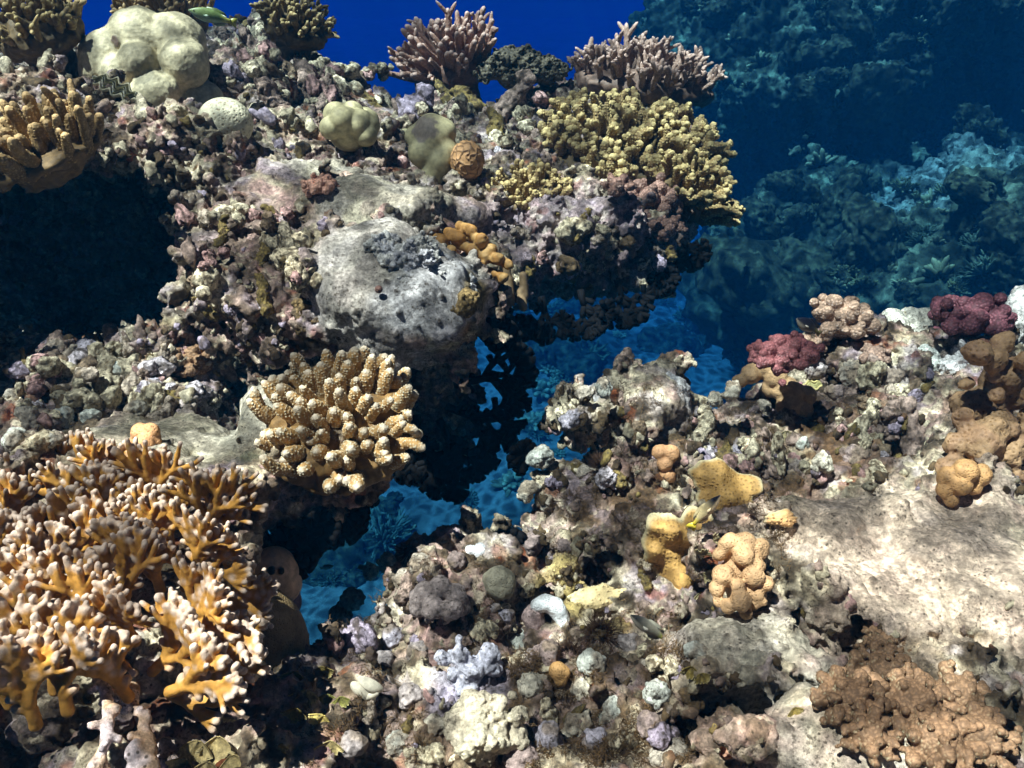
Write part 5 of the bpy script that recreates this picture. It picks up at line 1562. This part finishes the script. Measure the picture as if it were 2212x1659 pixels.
# ------------------------------------------------------------------ fish
def fish(name, head, tail, d0, d1, label, cols, deep=.30, group=None, stripe=None, cat='fish'):
    A, B = at(*head, d0), at(*tail, d1)
    c = (A + B) / 2
    L = np.linalg.norm(A - B)
    root = empty(name, c); tag(root, label, cat, group)
    ax = unit(A - B)
    up = unit(np.array([0, 0, 1]) - ax * ax[2]); sd = np.cross(ax, up)
    n, seg = 40, 20
    t = np.linspace(0, 1, n)
    prof = np.interp(t, [0, .03, .1, .25, .42, .62, .8, .9, 1], [.02, .20, .45, .82, 1.0, .86, .50, .34, .30])
    prof = np.convolve(np.pad(prof, 2, 'edge'), np.ones(5) / 5, 'valid')
    bodyL = L * .86
    th = np.linspace(0, 2 * np.pi, seg, endpoint=False)
    hh = prof * deep * L * .5; ww = hh * .52
    cen = ax * (L * .5 - t * bodyL)[:, None]
    V = cen[:, None, :] + (hh[:, None] * np.cos(th)[None, :])[..., None] * up + (ww[:, None] * np.sin(th)[None, :])[..., None] * sd
    V = np.vstack([V.reshape(-1, 3), cen[:1], cen[-1:]])
    a = np.arange(n - 1)[:, None] * seg + np.arange(seg)[None, :]; b = np.arange(n - 1)[:, None] * seg + (np.arange(seg)[None, :] + 1) % seg
    Q = np.stack([a, b, b + seg, a + seg], -1).reshape(-1, 4)
    r = np.arange(seg); k0 = n * seg
    T = np.vstack([np.stack([(r + 1) % seg, r, np.full(seg, k0)], 1), np.stack([(n - 1) * seg + r, (n - 1) * seg + (r + 1) % seg, np.full(seg, k0 + 1)], 1)])
    me = new_mesh('body', V, [Q, T])
    tt = np.append(np.repeat(t, seg), [0, 1]); hv = np.append(np.tile(np.cos(th), n), [0, 0])
    front, back, belly, rear = cols
    w = sstep(.15, .6, tt)[:, None]; C = front * (1 - w) + back * w
    wb = (1 - sstep(-.55, .15, hv + .3 * tt))[:, None]; C = C * (1 - wb) + wb * belly
    wr = sstep(.72, .95, tt)[:, None]; C = C * (1 - wr) + wr * rear
    if stripe is not None:
        ws = ((np.abs(hv - .15) < .12) | (np.abs(hv + .45) < .09))[:, None] * .8
        C = C * (1 - ws) + ws * stripe
    set_col(me, C); link('body', me, M_SKIN, root)
    def fin(nm, pts, col, thick=.0007):
        P = np.array([ax * p[0] * L + up * p[1] * L + sd * (p[2] if len(p) > 2 else 0) * L for p in pts])
        m = len(P); V = np.vstack([P + sd * thick, P - sd * thick])
        F = [np.array([[0, i, i + 1] for i in range(1, m - 1)]), np.array([[m, m + i + 1, m + i] for i in range(1, m - 1)])]
        Q = np.array([[i, (i + 1) % m, (i + 1) % m + m, i + m] for i in range(m)])[:, ::-1]
        me = new_mesh(nm, V, [np.vstack(F), Q]); set_col(me, np.tile(col, (len(V), 1))); link(nm, me, M_SKIN, root)
    fin('tail_fin', [(-.34, .0), (-.35, .045), (-.42, .085), (-.50, .10), (-.485, .0), (-.50, -.10), (-.42, -.085), (-.35, -.045)], rear)
    dh_ = deep * .5
    fin('dorsal_fin', [(.22, dh_ * .75), (.12, dh_ * 1.18), (-.05, dh_ * 1.25), (-.22, dh_ * .95), (-.29, dh_ * .42), (-.10, dh_ * .82), (.08, dh_ * .92)], back * .8)
    fin('anal_fin', [(-.02, -dh_ * .85), (-.10, -dh_ * 1.15), (-.24, -dh_ * .85), (-.29, -dh_ * .4), (-.16, -dh_ * .7)], belly * .8)
    for s in (-1, 1):
        e = ax * L * .395 + up * hh[4] * .35 + sd * s * ww[5] * .78
        o = lobes('eye', None, None, None, [(*e, L * .018)], np.array([.01, .01, .012]), h=L * .005, parent=root, mat=M_SKIN)
        fin('pectoral_fin', [(.20, -.01, s * deep * .24), (.12, .02, s * deep * .36), (.06, -.03, s * deep * .38), (.12, -.05, s * deep * .30)], belly)
    return root
fish('wrasse', (407, 22), (512, 50), 1.66, 1.70, 'olive green striped wrasse swimming above the large beige boulder coral', (lin((120, 140, 90)), lin((100, 120, 70)), lin((130, 150, 130)), lin((150, 150, 70))), .30, stripe=lin((50, 80, 84)), cat='fish')
fish('damselfish', (1721, 688), (1772, 722), 1.40, 1.42, 'small dark backed fish with a pale belly beside the cream cauliflower coral', (lin((26, 26, 40)), lin((30, 28, 36)), lin((150, 140, 128)), lin((110, 100, 60))), .42)
fish('wrasse', (1556, 1070), (1490, 1142), .955, .99, 'two coloured wrasse with a black blue head and yellow tail over the yellow plate coral', (lin((14, 18, 34)), lin((206, 186, 140)), lin((226, 200, 160)), lin((214, 190, 60))), .24)
fish('wrasse', (1362, 1328), (1446, 1388), .90, .93, 'pale wrasse with a dark back stripe and yellow green tail over the bottom mound', (lin((60, 60, 60)), lin((170, 166, 150)), lin((196, 190, 176)), lin((176, 180, 60))), .24, stripe=lin((26, 28, 32)))
fish('reef_fish', (668, 1180), (700, 1190), 2.6, 2.62, 'dim blue grey fish in the blue gap, the upper of two', (lin((60, 80, 90)),) * 4, .34, 'dim fish in the blue gap')
fish('reef_fish', (720, 1222), (692, 1228), 2.8, 2.82, 'dim blue grey fish in the blue gap, the lower of two', (lin((90, 100, 70)),) * 4, .34, 'dim fish in the blue gap')
clock('small life')

# ------------------------------------------------------------------ deep water side: sea floor and the far reef
def seabed():
    n = 420
    xs = np.sinh(np.linspace(-2.6, 2.6, n)) * 9.0; ys = -2 + 91 * np.linspace(0, 1, n) ** 1.5
    X, Y = np.meshgrid(xs, ys, indexing='ij')
    P = np.stack([X.ravel(), Y.ravel(), 0 * X.ravel()], 1)
    z = -5.2 + .35 * fbm(P, .25, 3, .5, 4.0) + .14 * fbm(P, 1.1, 3, .55, 9.0) + .02 * fbm(P, 9.0, 2, .5, 1.0)
    P[:, 2] = np.clip(z, -8, 0)
    i = np.arange(n - 1)[:, None] * n + np.arange(n - 1)[None, :]
    Q = np.stack([i, i + n, i + n + 1, i + 1], -1).reshape(-1, 4)
    me = new_mesh('seabed', P, Q)
    w = sstep(-.05, .35, fbm(P, 1.1, 4, .6, 12.0))[:, None]
    C = np.tile(lin((122, 122, 108)), (len(P), 1)) * (1 - w * .7) + w * .7 * lin((52, 52, 42))
    set_col(me, C)
    o = link('seabed', me, M_ROCK); tag(o, kind='structure')
seabed()
FAR = [(1530, 60, 5.8, .40), (1640, 90, 5.5, .50), (1780, 60, 5.3, .45), (1560, 190, 5.5, .24), (1660, 200, 5.3, .26), (1800, 170, 5.0, .26), (1870, 210, 4.9, .18), (1950, 50, 5.1, .40), (2080, 60, 5.1, .34), (2250, 100, 6.0, 1.0), (2050, 250, 6.2, .9), (1750, 330, 6.4, .7),
       (2060, 470, 4.5, .30), (1920, 500, 4.4, .22), (1770, 440, 4.8, .24), (1700, 520, 4.7, .26), (2190, 420, 4.3, .30), (1900, 620, 4.0, .24), (2080, 590, 3.8, .26), (1640, 560, 5.0, .2), (2200, 560, 3.7, .3), (1780, 600, 4.5, .3), (1850, 460, 5.2, .4), (2000, 600, 4.6, .5), (2140, 330, 4.7, .2)]
FK = 1.6
FAR = [(a, b, d * FK, r * FK) for a, b, d, r in FAR]
vol = Vol((1.1, 4.4, -7.2), (8.3, 13.2, 1.0), .05)
vol.bgd = .45; vol.a[:] = .45
for (px, py, d, r) in FAR:
    c = at(px, py, d)
    vol.ell(c, (r * 1.25, r, r * .8), k=.15)
    c2 = c + np.array([.5, .55, -r * 1.1 - .5]); vol.ell(c2, (r * 1.0, r, r * 1.1 + .5), k=.2)
idx, p = vol.band(.42)
a = vol.a[idx] + .26 * fbm(p, 1.1, 3, .5, 3.0)
f1, f2, cid = worley(p + vnoise3(p, 2.0,   .12, 4.0), 2.3, 6.0)
a -= .20 * (.3 + cid) * (1 - sstep(0, .75, f1)) - .03
f1, f2, cid = worley(p + vnoise3(p, 5.0, .05, 4.0), 5.2, 8.0)
a -= .11 * (.3 + cid) * (1 - sstep(0, .75, f1))
vol.a[idx] = a
V, Q = vol.mesh('far_reef', True); vol.a = None
V, Q = refine(V, Q, 1)
me = new_mesh('far_reef', V, Q)
p = mesh_co(me); n = mesh_no(me)
f1, f2, cid = worley(p + vnoise3(p, 8.0, .02), 14.0, 2.0)
g = fbm(p, 11.0, 3, .6)
set_co(me, p + n * (.075 * (.6 - f1) + .045 * g)[:, None])
w = sstep(-.1, .3, fbm(p, 2.3, 4, .6, 7.0))[:, None]
C = np.tile(lin((58, 58, 40)), (len(p), 1)) * (1 - w) + w * lin((120, 120, 92))
C = C * (.6 + .6 * cid)[:, None]
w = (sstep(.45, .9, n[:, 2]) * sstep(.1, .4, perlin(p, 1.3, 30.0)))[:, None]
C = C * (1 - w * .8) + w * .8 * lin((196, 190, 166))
q = np.sqrt(((p - at(2060, 500, 7.2).astype(np.float32)) ** 2).sum(1)) + .3 * fbm(p, 1.5, 3)
w = ((1 - sstep(.5, 1.3, q)) * .4)[:, None]  # pale sandy patch, its sunlit brightness painted into the colour
C = C * (1 - w) + w * lin((206, 200, 180))
set_col(me, C)
o = link('far_reef', me, M_FAR); tag(o, kind='structure')
clock('far reef')
DG2 = bpy.context.evaluated_depsgraph_get(); DG2.update()

def bush_proto(kind):
    parts = []
    n = [34, 26, 44][kind]
    for k in range(n):
        rho = math.sqrt((k + .5) / n) * 1.35; th = k * 2.4
        d_ = np.array([math.cos(th) * math.sin(rho), math.sin(th) * math.sin(rho), math.cos(rho) * .8]) + jitter(.08)
        L = [.9, .8, 1.0][kind] * (.7 + .4 * RNG.random()); r = [.075, .13, .045][kind]
        V, Q, T, tt = tube(d_ * np.linspace(.2, L, 7)[:, None] + (jitter(.08) * (np.linspace(0, 1, 7) ** 2)[:, None]), tip_profile(7, r, .25, .7), 7)
        parts.append((V, Q, T, tt))
        if kind != 1:
            for _ in range(2):
                t = .5 + .4 * RNG.random(); e = unit(d_ + jitter(.6))
                V, Q, T, tt = tube(d_ * t * L + e * np.linspace(0, .26, 5)[:, None], tip_profile(5, r * .8, .2, .7), 6)
                parts.append((V, Q, T, .5 + .5 * tt))
    V, F, tt = merge(parts)
    me = new_mesh('far_coral', V, F)
    col = [lin((110, 104, 66)), lin((150, 140, 100)), lin((96, 104, 80))][kind]
    C = np.tile(col, (len(V), 1)) * (.45 + .75 * tt)[:, None]
    set_col(me, C); me.materials.append(M_CORAL)
    return me
def bench_proto():
    return None
FP = [bush_proto(k) for k in (0, 1, 2)]
def far_scatter(n, boxes, label, group, s0, s1, name='far_coral'):
    made = tries = 0
    while made < n and tries < n * 8:
        tries += 1
        x0, y0, x1, y1 = boxes[RNG.integers(len(boxes))]
        px, py = x0 + (x1 - x0) * RNG.random(), y0 + (y1 - y0) * RNG.random()
        ok, loc, nor, idx, ob, mx = SC.ray_cast(DG2, Vector((0, 0, 0)), Vector(at(px, py, 1)).normalized())
        if not ok or loc.length < 3 or ob.name not in ('far_reef', 'seabed'): continue
        o = bpy.data.objects.new(name, FP[RNG.integers(3)]); COL.objects.link(o)
        s = s0 + (s1 - s0) * RNG.random() ** 1.5
        q = (nor + Vector((0, 0, 1))).normalized().to_track_quat('Z', 'Y').to_matrix() @ Matrix.Rotation(RNG.random() * 6.28, 3, 'Z')
        o.matrix_world = Matrix.Translation(loc) @ q.to_4x4() @ Matrix.Diagonal((s, s, s * .8, 1))
        tag(o, label, 'coral', group)
        made += 1
far_scatter(60, [(1480, 0, 1900, 280), (1760, 0, 2100, 160)], 'dim bluish green bushy coral on the top of the far reef', 'bushy corals on the top of the far reef', .08, .2)
far_scatter(60, [(1520, 330, 1920, 700), (1850, 400, 2212, 640), (1500, 500, 1800, 760)], 'dim blue bushy coral on the lower slope of the far reef', 'bushy corals on the slope of the far reef', .08, .22)
def mound_proto(k):
    v = Vol((-1.8, -1.8, -1.2), (1.8, 1.8, 1.5), .06); v.bgd = .6; v.a[:] = .6
    v.ell((0, 0, 0), (1, 1, .6), k=.2)
    for _ in range(9):
        q = unit(RNG.normal(size=3) * np.array([1, 1, .4]) + np.array([0, 0, .3])); v.ell(q * np.array([.8, .8, .5]), .25 + .3 * RNG.random(), k=.1)
    idx, p = v.band(.5)
    v.a[idx] += .22 * fbm(p, 1.6, 3, .6, k * 4.0)
    f1, f2, cid = worley(p, 4.0, k); v.a[idx] -= .10 * (1 - sstep(0, .7, f1))
    me = v.mesh('coral_mound'); p = mesh_co(me)
    C = np.tile(lin((70, 66, 44)), (len(p), 1)) * (.5 + sstep(-.5, .5, fbm(p, 5.0, 3)))[:, None]
    set_col(me, C); me.materials.append(M_FAR)
    return me
BUSH = FP; FP = [mound_proto(k) for k in range(3)]
far_scatter(22, [(1030, 640, 1700, 860), (1300, 600, 1750, 760), (650, 1000, 1150, 1450), (1150, 750, 1250, 1150)], 'dark blurred coral mound on the deep sea floor', 'coral mounds on the deep sea floor', .2, .8, 'coral_mound')
far_scatter(60, [(1480, 0, 2212, 300), (1500, 330, 2212, 740)], 'dark lumpy coral mound on the far reef', 'coral mounds on the far reef', .08, .3, 'coral_mound')
FP = BUSH
far_scatter(30, [(1030, 640, 1500, 860), (650, 1000, 1150, 1450), (1150, 750, 1250, 1150)], 'blurred blue coral patch on the deep sea floor', 'coral patches on the deep sea floor', .14, .42, 'sea_floor_coral')
water_surface_gobo()
haze()
clock('done')
